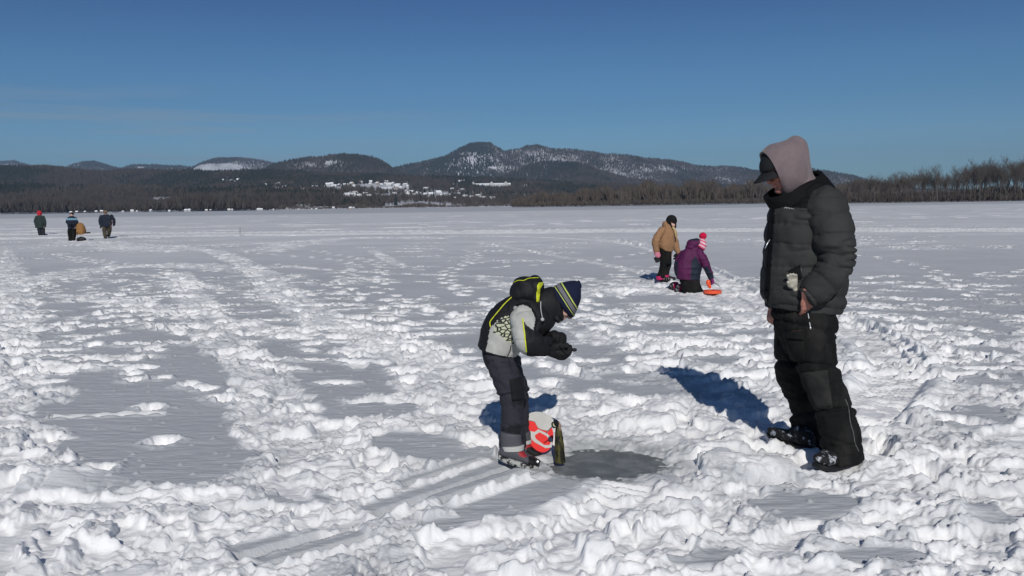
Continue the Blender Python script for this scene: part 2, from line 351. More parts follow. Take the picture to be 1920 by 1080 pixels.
def stamp(cx, cy, ang, L=0.15, Wd=0.065, dep=0.06, lip=0.18, keepf=0.7):
    ext = L * 1.9
    i0, i1 = np.searchsorted(ys, [cy - ext, cy + ext])
    if i1 - i0 < 2 or i0 >= NR: return
    wmin = min(W[i0], W[min(i1, NR - 1)]); wmax = max(W[i0], W[min(i1, NR - 1)])
    u0 = min((cx - ext) / wmin, (cx - ext) / wmax); u1 = max((cx + ext) / wmin, (cx + ext) / wmax)
    j0 = int((u0 + 1) / 2 * (NC - 1)); j1 = int((u1 + 1) / 2 * (NC - 1)) + 2
    j0 = max(j0, 0); j1 = min(j1, NC)
    if j1 - j0 < 2: return
    xx = Xg[i0:i1, j0:j1] - cx; yy = Yg[i0:i1, j0:j1] - cy
    sh = xx.shape; f = 1.0
    nx = vn2(((xx + cx) * 14).ravel(), ((yy + cy) * 14).ravel(), 50).reshape(sh)
    c, s_ = math.cos(ang), math.sin(ang)
    a = (xx * c + yy * s_) / L; b = (-xx * s_ + yy * c) / Wd
    n2_ = vn2(((xx + cx) * 37).ravel(), ((yy + cy) * 37).ravel(), 51).reshape(sh)
    r = np.sqrt(a * a + b * b) * (1 + 0.22 * nx + .12 * n2_)
    k = 1 - sstep(0.72, 1.12, r)
    h = Hg[i0:i1, j0:j1]
    if keepf is None:
        Hg[i0:i1, j0:j1] = h * (1 - k) + k * (-dep * (1 + .3 * nx) + .4 * np.clip(h, -.04, .04)) + dep * lip * np.exp(-((r - 1.35) / 0.25) ** 2); Fg[i0:i1, j0:j1] = np.maximum(Fg[i0:i1, j0:j1], .9 * np.exp(-(np.maximum(r - 0.95, 0) / 0.25) ** 2)); return
    Hg[i0:i1, j0:j1] = h * (1 - keepf * k) - dep * k * (1 + 0.25 * nx) + dep * lip * np.exp(-((r - 1.35) / 0.25) ** 2) * (0.6 + 1.2 * np.clip(nx, 0, 1))
    Fg[i0:i1, j0:j1] = np.maximum(Fg[i0:i1, j0:j1], np.exp(-(np.maximum(r - 0.95, 0) / 0.3) ** 2))
for a, b in [(130, 607), (122, 622), (90, 643), (115, 647), (223, 646), (280, 645), (297, 657), (248, 675), (273, 690), (247, 712), (283, 763), (303, 826), (78, 817), (185, 882), (268, 657), (60, 600), (150, 560),
             (352, 722), (384, 728), (405, 745), (430, 750), (560, 770), (120, 700), (70, 690), (45, 662), (720, 870), (735, 876), (245, 700), (300, 708)]:
    g = G(a, b); stamp(g.x, g.y, rr.uniform(-.5, .5) + (0 if rr.random() < .6 else 1.2), rr.uniform(.085, .11), rr.uniform(.085, .105), rr.uniform(.085, .11))
def trail(p0, p1, step=0.55, wob=0.6, kind=0, dep=.06):
    a = G(*p0); b = G(*p1); d = b - a; L = d.length; d.normalize(); n = Vector((-d.y, d.x, 0)); t = 0; k = 0; ph = rr.uniform(0, 6)
    while t < L:
        q = a + d * t + n * (wob * math.sin(t * 0.35 + ph) + (0.11 if k % 2 else -0.11) + rr.uniform(-.05, .05))
        an = math.atan2(d.y, d.x) + rr.uniform(-.3, .3)
        stamp(q.x, q.y, an, rr.uniform(.13, .18), rr.uniform(.075, .11), dep * rr.uniform(.8, 1.35), .2)
        t += step * rr.uniform(.8, 1.2); k += 1
for a, b, w_ in [((860, 470), (1010, 800), .5), ((620, 470), (900, 610), .5), ((1060, 520), (1360, 700), .4), ((640, 520), (1240, 540), .8), ((560, 640), (1000, 560), .5),
                 ((500, 470), (1100, 640), 1.0), ((40, 620), (420, 530), .5), ((0, 560), (500, 500), .8), ((100, 650), (330, 560), .4), ((180, 480), (60, 560), .8), ((200, 480), (420, 640), .8),
                 ((750, 600), (860, 700), .3), ((1060, 560), (1190, 700), .3), ((1100, 700), (1420, 640), .4), ((640, 700), (900, 690), .3), ((550, 660), (740, 740), .4),
                 ((1600, 560), (1919, 600), .4), ((1610, 520), (1919, 500), .8), ((1620, 610), (1919, 680), .3), ((1640, 590), (1919, 640), .3), ((1600, 480), (1919, 560), .6),
                 ((1300, 600), (1440, 740), .3), ((1620, 700), (1919, 760), .3), ((1660, 780), (1919, 820), .3), ((1560, 700), (1640, 880), .2), ((900, 500), (1240, 470), 1.0), ((900, 540), (1210, 505), .6),
                 ((60, 480), (420, 500), 1.0), ((250, 520), (560, 600), .6), ((340, 620), (700, 640), .5), ((700, 580), (720, 680), .3), ((1000, 640), (1130, 760), .3), ((1500, 520), (1919, 540), .5)]:
    trail(a, b, wob=w_, dep=.055)
def mval(cx, cy):
    i = int(np.searchsorted(ys, cy)); j = int((cx / W[i] + 1) / 2 * (NC - 1)); return Mg[i, min(max(j, 0), NC - 1)]
NOPRINT = [(690, 862, 1060, 985), (400, 985, 720, 1078)]
for _ in range(620):           # boot holes trodden over one another in the worked-over snow
    Yd = 3.0 * (5 ** rr.random()); xd = rr.uniform(-.68, .68) * Yd
    if mval(xd, Yd) < .5 or math.hypot(xd - ic.x, Yd - ic.y) < .62: continue
    a_, b_ = projpx(np.array([[xd, Yd, 0.]]))
    if any(q[0] < a_[0] < q[2] and q[1] < b_[0] < q[3] for q in NOPRINT): continue
    stamp(xd, Yd, rr.uniform(0, 3.14), rr.uniform(.12, .19), rr.uniform(.06, .095), rr.uniform(.015, .04), .04, None)
for _ in range(1700):           # scattered scuffs and drift marks, longer than wide across the view
    Yd = 7 * (9 ** rr.random()); xd = rr.uniform(-.66, .66) * Yd
    if rr.random() < 0.45 and -0.25 * Yd < xd < 0.1 * Yd and Yd > 14: continue
    e = vn2(np.array([xd * .30]), np.array([Yd * .22]), 60)[0] + (0.25 if Yd < 16 else 0)
    if e < rr.uniform(-.1, .35): continue
    big = 1 + Yd / 40
    if rr.random() < .5: stamp(xd, Yd, rr.uniform(-.35, .35), rr.uniform(.12, .34) * big, rr.uniform(.05, .08) * big, rr.uniform(.02, .045) * big, .6)
    else: stamp(xd, Yd, rr.uniform(0, 3.1), rr.uniform(.11, .15), rr.uniform(.06, .09), rr.uniform(.035, .07), .3)
for _ in range(260):            # far drift marks
    Yd = rr.uniform(55, 200); xd = rr.uniform(-.66, .66) * Yd
    stamp(xd, Yd, rr.uniform(-.15, .15), rr.uniform(.5, 2.2), rr.uniform(.15, .3), -rr.uniform(.04, .10), 0)
Hg[:] = np.where(Hg > .02, .02 + .07 * np.tanh((Hg - .02) / .07), Hg); Hg[:] = np.where(Hg < -.06, -.06 - .05 * np.tanh((-.06 - Hg) / .05), Hg)
def press2(p, r, z, soft=0.05, ang=None, asp=1.0):
    d = np.hypot(Xg - p[0], Yg - p[1]) if ang is None else np.hypot(((Xg - p[0]) * math.cos(ang) + (Yg - p[1]) * math.sin(ang)) / asp, -(Xg - p[0]) * math.sin(ang) + (Yg - p[1]) * math.cos(ang))
    nz_ = vn2((Xg * 17).ravel(), (Yg * 17).ravel(), 47).reshape(Xg.shape) if False else 0
    k = 1 - sstep(r * .75, r + soft, d); Hg[:] = Hg * (1 - k) + (z + .25 * (Hg - z)) * k
    Fg[:] = np.maximum(Fg, k)
def clampdown(p, r, z, soft=0.1):      # nothing piled higher than z here
    d = np.hypot(Xg - p[0], Yg - p[1]); k = 1 - sstep(r * .6, r + soft, d); Hg[:] = np.where(Hg > z, Hg * (1 - k) + (z + .3 * (Hg - z)) * k, Hg)
# PRESS LIST (x_px, y_px, r, z)
for a, b, r_, z_ in PRESSES: 
    g = G(a, b, z_); press2((g.x, g.y), r_, z_)
for a, b, r_, z_ in CLAMPS:
    g = G(a, b, z_); clampdown((g.x, g.y), r_, z_)

fi = np.arange(NR - 1)[:, None] * NC + np.arange(NC - 1)[None, :]
F = np.stack([fi, fi + 1, fi + NC + 1, fi + NC], -1).reshape(-1, 4)
me = np_mesh("snow_ground", np.stack([X, Y, Hg.ravel()], 1), F)
for nm, arr in (("fresh_or_far_lit", Fg), ("wet", Wg)):
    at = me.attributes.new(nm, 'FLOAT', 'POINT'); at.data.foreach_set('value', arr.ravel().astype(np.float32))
def snow_material():
    m = bpy.data.materials.new("snow"); m.use_nodes = True; nt = m.node_tree; n = nt.nodes; l = nt.links; b = n["Principled BSDF"]
    af = n.new("ShaderNodeAttribute"); af.attribute_name = 'fresh_or_far_lit'; aw = n.new("ShaderNodeAttribute"); aw.attribute_name = 'wet'
    t = n.new("ShaderNodeTexCoord")
    nz = n.new("ShaderNodeTexNoise"); nz.inputs['Scale'].default_value = 0.9; nz.inputs['Detail'].default_value = 8; l.new(t.outputs['Object'], nz.inputs['Vector'])
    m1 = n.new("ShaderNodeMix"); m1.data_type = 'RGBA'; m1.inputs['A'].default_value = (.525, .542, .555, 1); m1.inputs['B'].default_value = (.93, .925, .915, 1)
    l.new(af.outputs['Fac'], m1.inputs['Factor'])  # white of broken snow, plus the brightness painted onto the far lake
    m2 = n.new("ShaderNodeMix"); m2.data_type = 'RGBA'; m2.blend_type = 'MULTIPLY'; m2.inputs['Factor'].default_value = 1
    r = n.new("ShaderNodeMapRange"); r.inputs[1].default_value = .3; r.inputs[2].default_value = .7; r.inputs[3].default_value = .93; r.inputs[4].default_value = 1.03; l.new(nz.outputs[0], r.inputs[0])
    l.new(m1.outputs['Result'], m2.inputs['A']); l.new(r.outputs[0], m2.inputs['B'])
    m3 = n.new("ShaderNodeMix"); m3.data_type = 'RGBA'; m3.inputs['B'].default_value = (.42, .435, .43, 1); l.new(aw.outputs['Fac'], m3.inputs['Factor']); l.new(m2.outputs['Result'], m3.inputs['A'])
    l.new(m3.outputs['Result'], b.inputs['Base Color'])
    b.inputs['Roughness'].default_value = .75; b.inputs['Specular IOR Level'].default_value = .15
    # grain: fine crystals, fading with nothing but their own size
    g1 = n.new("ShaderNodeTexNoise"); g1.inputs['Scale'].default_value = 95; g1.inputs['Detail'].default_value = 3; l.new(t.outputs['Object'], g1.inputs['Vector'])
    mp = n.new("ShaderNodeMapping"); mp.inputs['Scale'].default_value = (7, 26, 7); l.new(t.outputs['Object'], mp.inputs[0])
    g2 = n.new("ShaderNodeTexNoise"); g2.inputs['Scale'].default_value = 1.6; g2.inputs['Detail'].default_value = 5; l.new(mp.outputs[0], g2.inputs['Vector'])
    b1 = n.new("ShaderNodeBump"); b1.inputs['Strength'].default_value = .5; b1.inputs['Distance'].default_value = .012; l.new(g2.outputs[0], b1.inputs['Height'])
    b2 = n.new("ShaderNodeBump"); b2.inputs['Strength'].default_value = .35; b2.inputs['Distance'].default_value = .006; l.new(g1.outputs[0], b2.inputs['Height']); l.new(b1.outputs[0], b2.inputs['Normal'])
    l.new(b2.outputs[0], b.inputs['Normal'])
    return m
SNOW = snow_material()
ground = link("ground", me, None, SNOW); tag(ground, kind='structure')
# frozen slush in the pan round the hole
ice_m = mat("slush_ice", (.15, .16, .155), rough=.5, bump=.35, bscale=70, spec=.35, col2=(.30, .31, .30), vscale=9, v0=.42, v1=.75, detail=7)
bm = bmesh.new(); n_ = 64
vs = [bm.verts.new((ic.x + .58 * math.cos(2 * math.pi * k / n_), ic.y + .50 * math.sin(2 * math.pi * k / n_), ICE_Z)) for k in range(n_)]
bm.faces.new(vs); me = bpy.data.meshes.new("ice"); bm.to_mesh(me); bm.free()
ice = link("ice", me, None, ice_m, smooth=False); tag(ice, kind='structure')
def zat(px_, py_):      # height of the snow under a photo pixel's ground point
    g = G(px_, py_); i = int(np.searchsorted(ys, g.y)); j = int((g.x / W[i] + 1) / 2 * (NC - 1)); return float(Hg[i, j])
# ------------------------------------------------------------------ hills on the far shore (heightfield seen across the lake)
def dirs(pts):                 # photo pixels of a skyline -> (x/y, z/y) slopes of their view rays
    out = []
    for a, b in pts:
        d = ray(a, b); out.append((d.x / d.y, d.z / d.y))
    return np.array(out)
SHORE_L, SHORE_R = 1250.0, 1250.0
RIDGES = [  # distance, depth of the front slope, depth behind, skyline, name
 (9500, 1500, 1500, [(-400, 312), (-200, 318), (-60, 312), (0, 304), (28, 304), (55, 313), (75, 322), (110, 360), (2400, 360)]),
 (7600, 1200, 1500, [(-400, 360), (90, 345), (115, 318), (150, 308), (175, 306), (200, 312), (225, 318), (245, 312), (290, 309), (330, 314), (362, 318), (385, 305), (410, 299), (445, 298), (480, 302), (520, 310), (560, 330), (620, 360), (2400, 360)]),
 (6900, 700, 800, [(-400, 380), (350, 350), (356, 320), (375, 310), (392, 305), (412, 310), (440, 317), (464, 320), (475, 340), (500, 370), (2400, 380)]),
 (5600, 1300, 1200, [(-400, 380), (660, 360), (735, 318), (780, 311), (830, 298), (860, 283), (885, 273), (920, 272), (934, 280), (945, 286), (975, 281), (985, 275), (1008, 273), (1025, 277), (1035, 281), (1070, 284), (1100, 287), (1150, 291), (1180, 296), (1210, 300), (1260, 304), (1300, 311), (1350, 314), (1400, 319), (1430, 322), (1480, 323), (1520, 320), (1560, 325), (1600, 333), (1640, 343), (1680, 352), (1760, 362), (2400, 372)]),
 (4300, 1000, 800, [(-400, 380), (440, 345), (480, 326), (500, 319), (520, 311), (545, 303), (580, 299), (610, 297), (645, 294), (672, 296), (700, 301), (720, 309), (738, 320), (770, 335), (850, 345), (2400, 380)]),
 (4400, 900, 900, [(-400, 385), (840, 372), (900, 345), (960, 322), (1000, 306), (1022, 303), (1060, 307), (1100, 312), (1130, 322), (1180, 336), (1250, 345), (1400, 352), (2400, 372)]),
 (2900, 1100, 900, [(-400, 325), (-100, 321), (0, 320), (60, 318), (110, 318), (140, 321), (200, 326), (240, 323), (300, 324), (370, 323), (430, 325), (500, 325), (560, 326), (620, 331), (700, 334), (760, 336), (850, 338), (950, 343), (1050, 348), (1200, 355), (1400, 360), (1700, 368), (2400, 372)]),
 (1900, 600, 500, [(-400, 352), (0, 352), (150, 354), (300, 356), (420, 360), (520, 358), (600, 360), (700, 362), (760, 368), (900, 366), (1000, 368), (1100, 366), (1200, 370), (1500, 372), (2400, 370)]),
]
HNC, HNR = 620, 330
hu = np.linspace(-0.95, 0.95, HNC); hy = SHORE_L * (12500 / SHORE_L) ** np.linspace(0, 1, HNR)
HU, HY = np.meshgrid(hu, hy)
def hz_at(U, Yd):
    Z = np.full(U.shape, -6.0)
    X_ = U * Yd
    for D, wf, wb, pts in RIDGES:
        q = dirs(pts); e = np.interp(U, q[:, 0], q[:, 1])
        # distance of this ridge wanders a little so spurs form
        Dl = D * (1 + 0.05 * vn2((U * 9).ravel(), np.zeros(U.size), 70).reshape(U.shape))
        top = e * Dl + CAM_H; t = Yd - Dl
        fr = np.where(t < 0, 1 - sstep(0, 1, -t / wf * (1 + 0.35 * vn2((X_ / 330).ravel(), (Yd / 900).ravel(), 71).reshape(U.shape))), 1 - 0.8 * sstep(0, 1, t / wb))
        Z = np.maximum(Z, np.where(t > wb, -6, top * fr))
    rough = vn2((X_ / 160).ravel(), (Yd / 160).ravel(), 72).reshape(U.shape) * 7 + vn2((X_ / 60).ravel(), (Yd / 60).ravel(), 73).reshape(U.shape) * 3
    shore = sstep(SHORE_L, SHORE_L + 60, Yd)
    Z = np.where(Z < 1, 1.0, Z) * shore + 1.0 * (1 - shore)
    return Z - 0.0 + rough * sstep(SHORE_L + 150, SHORE_L + 900, Yd) * (Yd / 4000) - 1.9 * (1 - sstep(SHORE_L - 1, SHORE_L + 12, Yd))
HZ = hz_at(HU, HY)
HX = HU * HY
fi = np.arange(HNR - 1)[:, None] * HNC + np.arange(HNC - 1)[None, :]
me = np_mesh("hills", np.stack([HX.ravel(), HY.ravel(), HZ.ravel()], 1), np.stack([fi, fi + 1, fi + HNC + 1, fi + HNC], -1).reshape(-1, 4))
hill_m = mat("hill_snow", (.62, .63, .66), rough=.9, col2=(.25, .23, .21), vscale=.012, v0=.52, v1=.7, spec=.1, detail=8)
hills = link("hills", me, None, hill_m); tag(hills, kind='structure')

# what each slope grows: 0 bare snow .. 1 closed forest ; conifer share
def blob(px_, py_, cx, cy, rx, ry): return np.exp(-(((px_ - cx) / rx) ** 2 + ((py_ - cy) / ry) ** 2) ** 1.5)
OPEN = [(780, 362, 200, 20, .26), (200, 345, 160, 14, .12), (408, 316, 52, 10, 1.7), (620, 306, 62, 8, .80), (580, 308, 40, 8, .6), (650, 322, 30, 6, .35), (890, 296, 45, 13, .66), (850, 306, 26, 9, .45), (1000, 286, 28, 7, .6), (1060, 302, 50, 9, .62), (1020, 312, 30, 5, .4), (1140, 296, 30, 6, .5),
        (930, 314, 34, 4, .8), (960, 318, 40, 6, .35), (1180, 325, 50, 6, .5), (1240, 318, 60, 5, .45), (1120, 318, 60, 5, .4), (1330, 318, 40, 4, .5), (1400, 321, 30, 3, .4), (1560, 326, 30, 3, .4), (1510, 322, 20, 2.5, .7), (18, 309, 16, 4, .75), (150, 312, 10, 3, .5), (265, 314, 14, 2.5, .8), (430, 303, 26, 3, .2),
        (110, 333, 20, 4, .5), (120, 351, 20, 4, .6), (340, 341, 8, 3, .8), (430, 340, 26, 5, .75), (520, 354, 22, 5, .5), (625, 350, 28, 7, .85), (700, 347, 55, 6, .9), (740, 352, 50, 7, .8), (660, 372, 40, 6, .6), (720, 366, 50, 5, .6), (650, 368, 20, 6, .4), (850, 347, 24, 4, .6), (930, 350, 52, 4, .95), (990, 352, 18, 3, .8),
        (790, 368, 50, 5, .64), (830, 363, 50, 5, .9), (790, 381, 75, 5, .8), (750, 384, 40, 4, .75), (890, 370, 40, 6, .5), (300, 373, 26, 5, .9), (325, 371, 30, 3, .7), (60, 398, 20, 2, .7), (230, 369, 12, 3, .7), (1000, 366, 60, 7, .5), (560, 382, 20, 3, .5), (880, 378, 20, 4, .6)]
def openness(X_, Y_, Z_):
    a, b = projpx(np.stack([X_, Y_, Z_], 1)); o = np.zeros(len(a))
    for cx, cy, rx, ry, am in OPEN: o = np.maximum(o, am * (1.6 if cy > 328 else 1) * blob(a, b, cx, cy, rx, ry) * ((Y_ < 7100) if am > 1.2 and cy < 330 else 1))
    return o, a, b
def forest_points(n, seed, ymin, ymax, umin=-.72, umax=.72, powr=1.0):
    r = np.random.RandomState(seed)
    U = r.uniform(umin, umax, n); Yd = ymin * (ymax / ymin) ** (r.rand(n) ** powr)
    Z = hz_at(U[None, :], Yd[None, :])[0]
    return U * Yd, Yd, Z, r
def cone_forest(name, X_, Y_, Z_, Hs, Rs, r, mats, midx, tiers=2, seg=5):
    """conifers: stacked ragged cones, one merged sheet of wood"""
    n = len(X_); V = []; Fc = []; mi = []
    ang = r.rand(n) * 6.28
    base = 0
    for t in range(tiers):
        z0 = Z_ + Hs * (0.08 + 0.42 * t); z1 = Z_ + Hs * (0.72 if t == 0 else 1.0); rad = Rs * (1.0 if t == 0 else .66)
        ring = []
        for k in range(seg):
            a = ang + 6.283 * k / seg + t; rj = rad * r.uniform(.7, 1.3, n)
            ring.append(np.stack([X_ + rj * np.cos(a), Y_ + rj * np.sin(a), z0 + Hs * r.uniform(-.05, .05, n)], 1))
        ring.append(np.stack([X_, Y_, z1], 1))
        Vt = np.stack(ring, 1).reshape(-1, 3); V.append(Vt)
        b = base + np.arange(n)[:, None] * (seg + 1)
        for k in range(seg): Fc.append(np.concatenate([b + k, b + (k + 1) % seg, b + seg], 1)); mi.append(midx)
        base += n * (seg + 1)
    me = np_mesh(name, np.concatenate(V), np.concatenate(Fc), np.concatenate(mi))
    o = link(name, me, None, mats, smooth=False); return o
def brush_forest(name, X_, Y_, Z_, Hs, Rs, r, mats, midx, k=9, low=.0):
    """bare broadleaved trees: sheaves of tapering upright limbs"""
    n = len(X_); V = []; Fc = []; mi = []; base = 0
    for i in range(k):
        a = r.rand(n) * 6.28; sp_ = Rs * r.uniform(.25, 1.0, n); h0 = Hs * r.uniform(low, .42, n) if i else np.zeros(n); h1 = Hs * (r.uniform(.62, 1.0, n) if i else 1.0)
        w_ = Hs * r.uniform(.018, .04, n) if i else Hs * .022
        bx = X_ + np.cos(a) * sp_ * .15; by = Y_ + np.sin(a) * sp_ * .15; tx = X_ + np.cos(a) * sp_; ty = Y_ + np.sin(a) * sp_
        if i == 0: tx, ty = X_, Y_
        fa = r.uniform(-.9, .9, n); cx, cy = np.cos(fa) * w_, np.sin(fa) * w_
        m_ = .45
        q = [np.stack([bx, by, Z_ + h0], 1), np.stack([bx + (tx - bx) * m_ - cx, by + (ty - by) * m_ - cy, Z_ + h0 + (h1 - h0) * .4], 1), np.stack([tx, ty, Z_ + h1], 1), np.stack([bx + (tx - bx) * m_ + cx, by + (ty - by) * m_ + cy, Z_ + h0 + (h1 - h0) * .4], 1)]
        V.append(np.stack(q, 1).reshape(-1, 3)); b = base + np.arange(n)[:, None] * 4; Fc.append(np.concatenate([b, b + 1, b + 2, b + 3], 1)); mi.append(midx); base += 4 * n
    me = np_mesh(name, np.concatenate(V), np.concatenate(Fc), np.concatenate(mi))
    return link(name, me, None, mats, smooth=False)
CON = [mat("conifer_dark", (.018, .026, .020), rough=.9, spec=.1), mat("conifer_mid", (.030, .038, .026), rough=.9, spec=.1), mat("conifer_blue", (.024, .032, .032), rough=.9, spec=.1)]
DEC = [mat("bare_wood_grey", (.085, .074, .066), rough=.9, spec=.1), mat("bare_wood_brown", (.075, .060, .050), rough=.9, spec=.1), mat("bare_wood_dark", (.05, .043, .040), rough=.9, spec=.1)]
_el = (HZ - CAM_H) / HY
_cm = np.maximum.accumulate(_el, 0)
_sl = np.gradient(_el, axis=0)
def gridval(A, U, Yd):
    j = (U + .95) / 1.9 * (HNC - 1); i = np.log(Yd / SHORE_L) / math.log(12500 / SHORE_L) * (HNR - 1)
    i0 = np.clip(i.astype(int), 0, HNR - 2); j0 = np.clip(j.astype(int), 0, HNC - 2); fi_ = i - i0; fj = j - j0
    return (A[i0, j0] * (1 - fj) + A[i0, j0 + 1] * fj) * (1 - fi_) + (A[i0 + 1, j0] * (1 - fj) + A[i0 + 1, j0 + 1] * fj) * fi_
def grow(ncand, seed, ymin, ymax, htree, dens, name, boost=1.0):
    r = np.random.RandomState(seed)
    U = r.uniform(-.74, .74, ncand); Yd = ymin * (ymax / ymin) ** r.rand(ncand)
    Z = gridval(HZ, U, Yd); cmx = gridval(_cm, U, Yd * .997); el = (Z + htree * 1.1 - CAM_H) / Yd
    sl = np.clip(gridval(_sl, U, Yd), 0, None) + 6e-6
    k = (el > cmx) & (Z > 1.15) & (r.rand(ncand) < sl * dens)
    U, Yd, Z = U[k], Yd[k], Z[k]; X_ = U * Yd; Y_ = Yd
    o, a, b = openness(X_, Y_, Z + 3)
    patch = .5 + .5 * vn2(X_ / 45, Y_ / 90, 85)
    keep = (o < 1.02) & (r.rand(len(a)) > o * (.55 + .9 * patch)) & (a > -150) & (a < 2070)
    X_, Y_, Z, a, b, o = (q[keep] for q in (X_, Y_, Z, a, b, o))
    cn = vn2(X_ / 260, Y_ / 420, 80) + .6 * vn2(X_ / 70, Y_ / 120, 81)
    highc = np.clip((345 - b) / 30, 0, 1)
    isc = r.rand(len(X_)) < np.clip(.22 + .8 * cn + .30 * highc, .03, .92)
    isc &= ~((b > 368) & (r.rand(len(X_)) < .88))
    hh = htree * r.uniform(.65, 1.25, len(X_))
    cone_forest(name + "_of_conifers", X_[isc], Y_[isc], Z[isc] - 1, hh[isc], hh[isc] * .24, r, CON, r.choice([0, 0, 1, 2], isc.sum())) .__setitem__('kind', 'stuff')
    d = ~isc
    brush_forest(name + "_of_bare_trees", X_[d], Y_[d], Z[d] - 1, hh[d], hh[d] * .42, r, DEC, r.choice([0, 0, 1, 2], d.sum()), k=8).__setitem__('kind', 'stuff')
    print(name, isc.sum(), d.sum())
grow(400000, 1, 1275, 2300, 13, 380, 'shore_forest')
grow(500000, 2, 2300, 3500, 15, 800, 'lowland_forest')
grow(500000, 3, 3500, 6000, 16, 900, 'hill_forest')
grow(500000, 4, 6000, 9800, 20, 3200, 'mountain_forest')
# ------------------------------------------------------------------ bare trees along the right shore, each one a tree
rt = random.Random(5)
def tree_proto(seed, Ht, spread, dense=1.0):
    """tapered trunk with limbs; crown of many thin twigs (returned as two meshes)"""
    r = random.Random(seed); TV, TF, CV, CF_ = [], [], [], []
    def stick(V, Fc, a, b, ra, rb, n=4):
        a = Vector(a); b = Vector(b); d = (b - a).normalized(); q = d.cross(Vector((0.3, 1, 0.2))).normalized(); w = d.cross(q); k0 = len(V)
        for P0, r0 in ((a, ra), (b, rb)):
            for k in range(n):
                an = 6.283 * k / n; V.append(tuple(P0 + q * (r0 * math.cos(an)) + w * (r0 * math.sin(an))))
        for k in range(n): Fc.append((k0 + k, k0 + (k + 1) % n, k0 + n + (k + 1) % n, k0 + n + k))
    def twig(a, b, w_):
        a = Vector(a); b = Vector(b); d = (b - a).normalized(); q = d.cross(Vector((r.uniform(-1, 1), r.uniform(-1, 1), r.uniform(-.3, .3)))).normalized() * w_
        m = (a + b) / 2 + Vector((r.uniform(-.1, .1), r.uniform(-.1, .1), .1)) * (b - a).length * .4; k0 = len(CV)
        CV.extend([tuple(a - q), tuple(a + q), tuple(m + q * .7), tuple(m - q * .7), tuple(b)]); CF_.append((k0, k0 + 1, k0 + 2, k0 + 3)); CF_.append((k0 + 3, k0 + 2, k0 + 4, k0 + 4))
    def branch(p, d, L, rad, lev):
        n = 4; q = Vector(p); dd = Vector(d); pts = [q.copy()]
        for k in range(n):
            dd = (dd + Vector((r.uniform(-.16, .16), r.uniform(-.16, .16), .07))).normalized(); q = q + dd * (L / n); pts.append(q.copy())
        for k in range(n):
            r0 = rad * (1 - .8 * k / n); r1 = rad * (1 - .8 * (k + 1) / n)
            if lev < 2: stick(TV, TF, pts[k], pts[k + 1], r0, r1)
            else: stick(CV, CF_, pts[k], pts[k + 1], max(r0, .02), max(r1, .014), 3)
        if lev >= 3:
            for k in range(5):
                t = r.uniform(.15, 1); i = min(int(t * n), n - 1); a = pts[i].lerp(pts[i + 1], t * n - i)
                dv = (dd + Vector((r.uniform(-.8, .8), r.uniform(-.8, .8), r.uniform(-.2, .8)))).normalized(); twig(a, a + dv * r.uniform(.5, 1.3), .017)
            return
        nb = int((4, 5, 4)[lev] * dense)
        for k in range(nb):
            t = r.uniform(.35 if lev == 0 else .2, 1); i = min(int(t * n), n - 1); a = pts[i].lerp(pts[i + 1], t * n - i)
            an = r.uniform(0, 6.28); side = Vector((math.cos(an), math.sin(an), 0)); up = (.9, .6, .5)[lev]
            dv = (dd * up + side * spread + Vector((0, 0, .35))).normalized()
            branch(a, dv, L * r.uniform(.42, .68), rad * .5, lev + 1)
    stick(TV, TF, (0, 0, -.5), (0, 0, Ht * .18), Ht * .016, Ht * .013, 7)
    for s_ in range(r.choice([1, 2, 2, 3])):
        branch((0, 0, Ht * .16), (r.uniform(-.14, .14) * (1 + s_), r.uniform(-.14, .14), 1), Ht * r.uniform(.55, .66), Ht * .011, 0)
    mats = [mat("bark_grey", (.12, .108, .10), rough=.9), mat("twig_brown", (.095, .080, .070), rough=.9)]
    zt = max(v[2] for v in CV); k = Ht / zt
    out = []
    for nm, V, Fc, m in (("trunk", TV, TF, mats[0]), ("crown", CV, CF_, mats[1])):
        me = bpy.data.meshes.new(nm); V = [(a * k, b * k, c * k) for a, b, c in V]
        Fc = [f[:3] if len(f) == 4 and f[2] == f[3] else f for f in Fc]
        me.from_pydata(V, [], Fc); me.materials.append(m); out.append(me)
    return out
PROTO = [tree_proto(20 + i, 17, sp_, dn) for i, (sp_, dn) in enumerate([(.55, 1.0), (.45, 1.2), (.7, 1.0), (.5, 1.4), (.38, 1.0), (.6, 1.2)])]
def place_tree(px_, Yd, h, k, rz, label, group=None):
    d = ray(px_, 380); xw = d.x / d.y * Yd
    root = bpy.data.objects.new("bare_tree", None); COL.objects.link(root); root.location = (xw, Yd, .05); root.rotation_euler = (0, 0, rz); s_ = h / 17; root.scale = (s_, s_, s_)
    tag(root, label, "tree", group)
    for me in PROTO[k]:
        o = bpy.data.objects.new(me.name.split('.')[0], me); COL.objects.link(o); o.parent = root
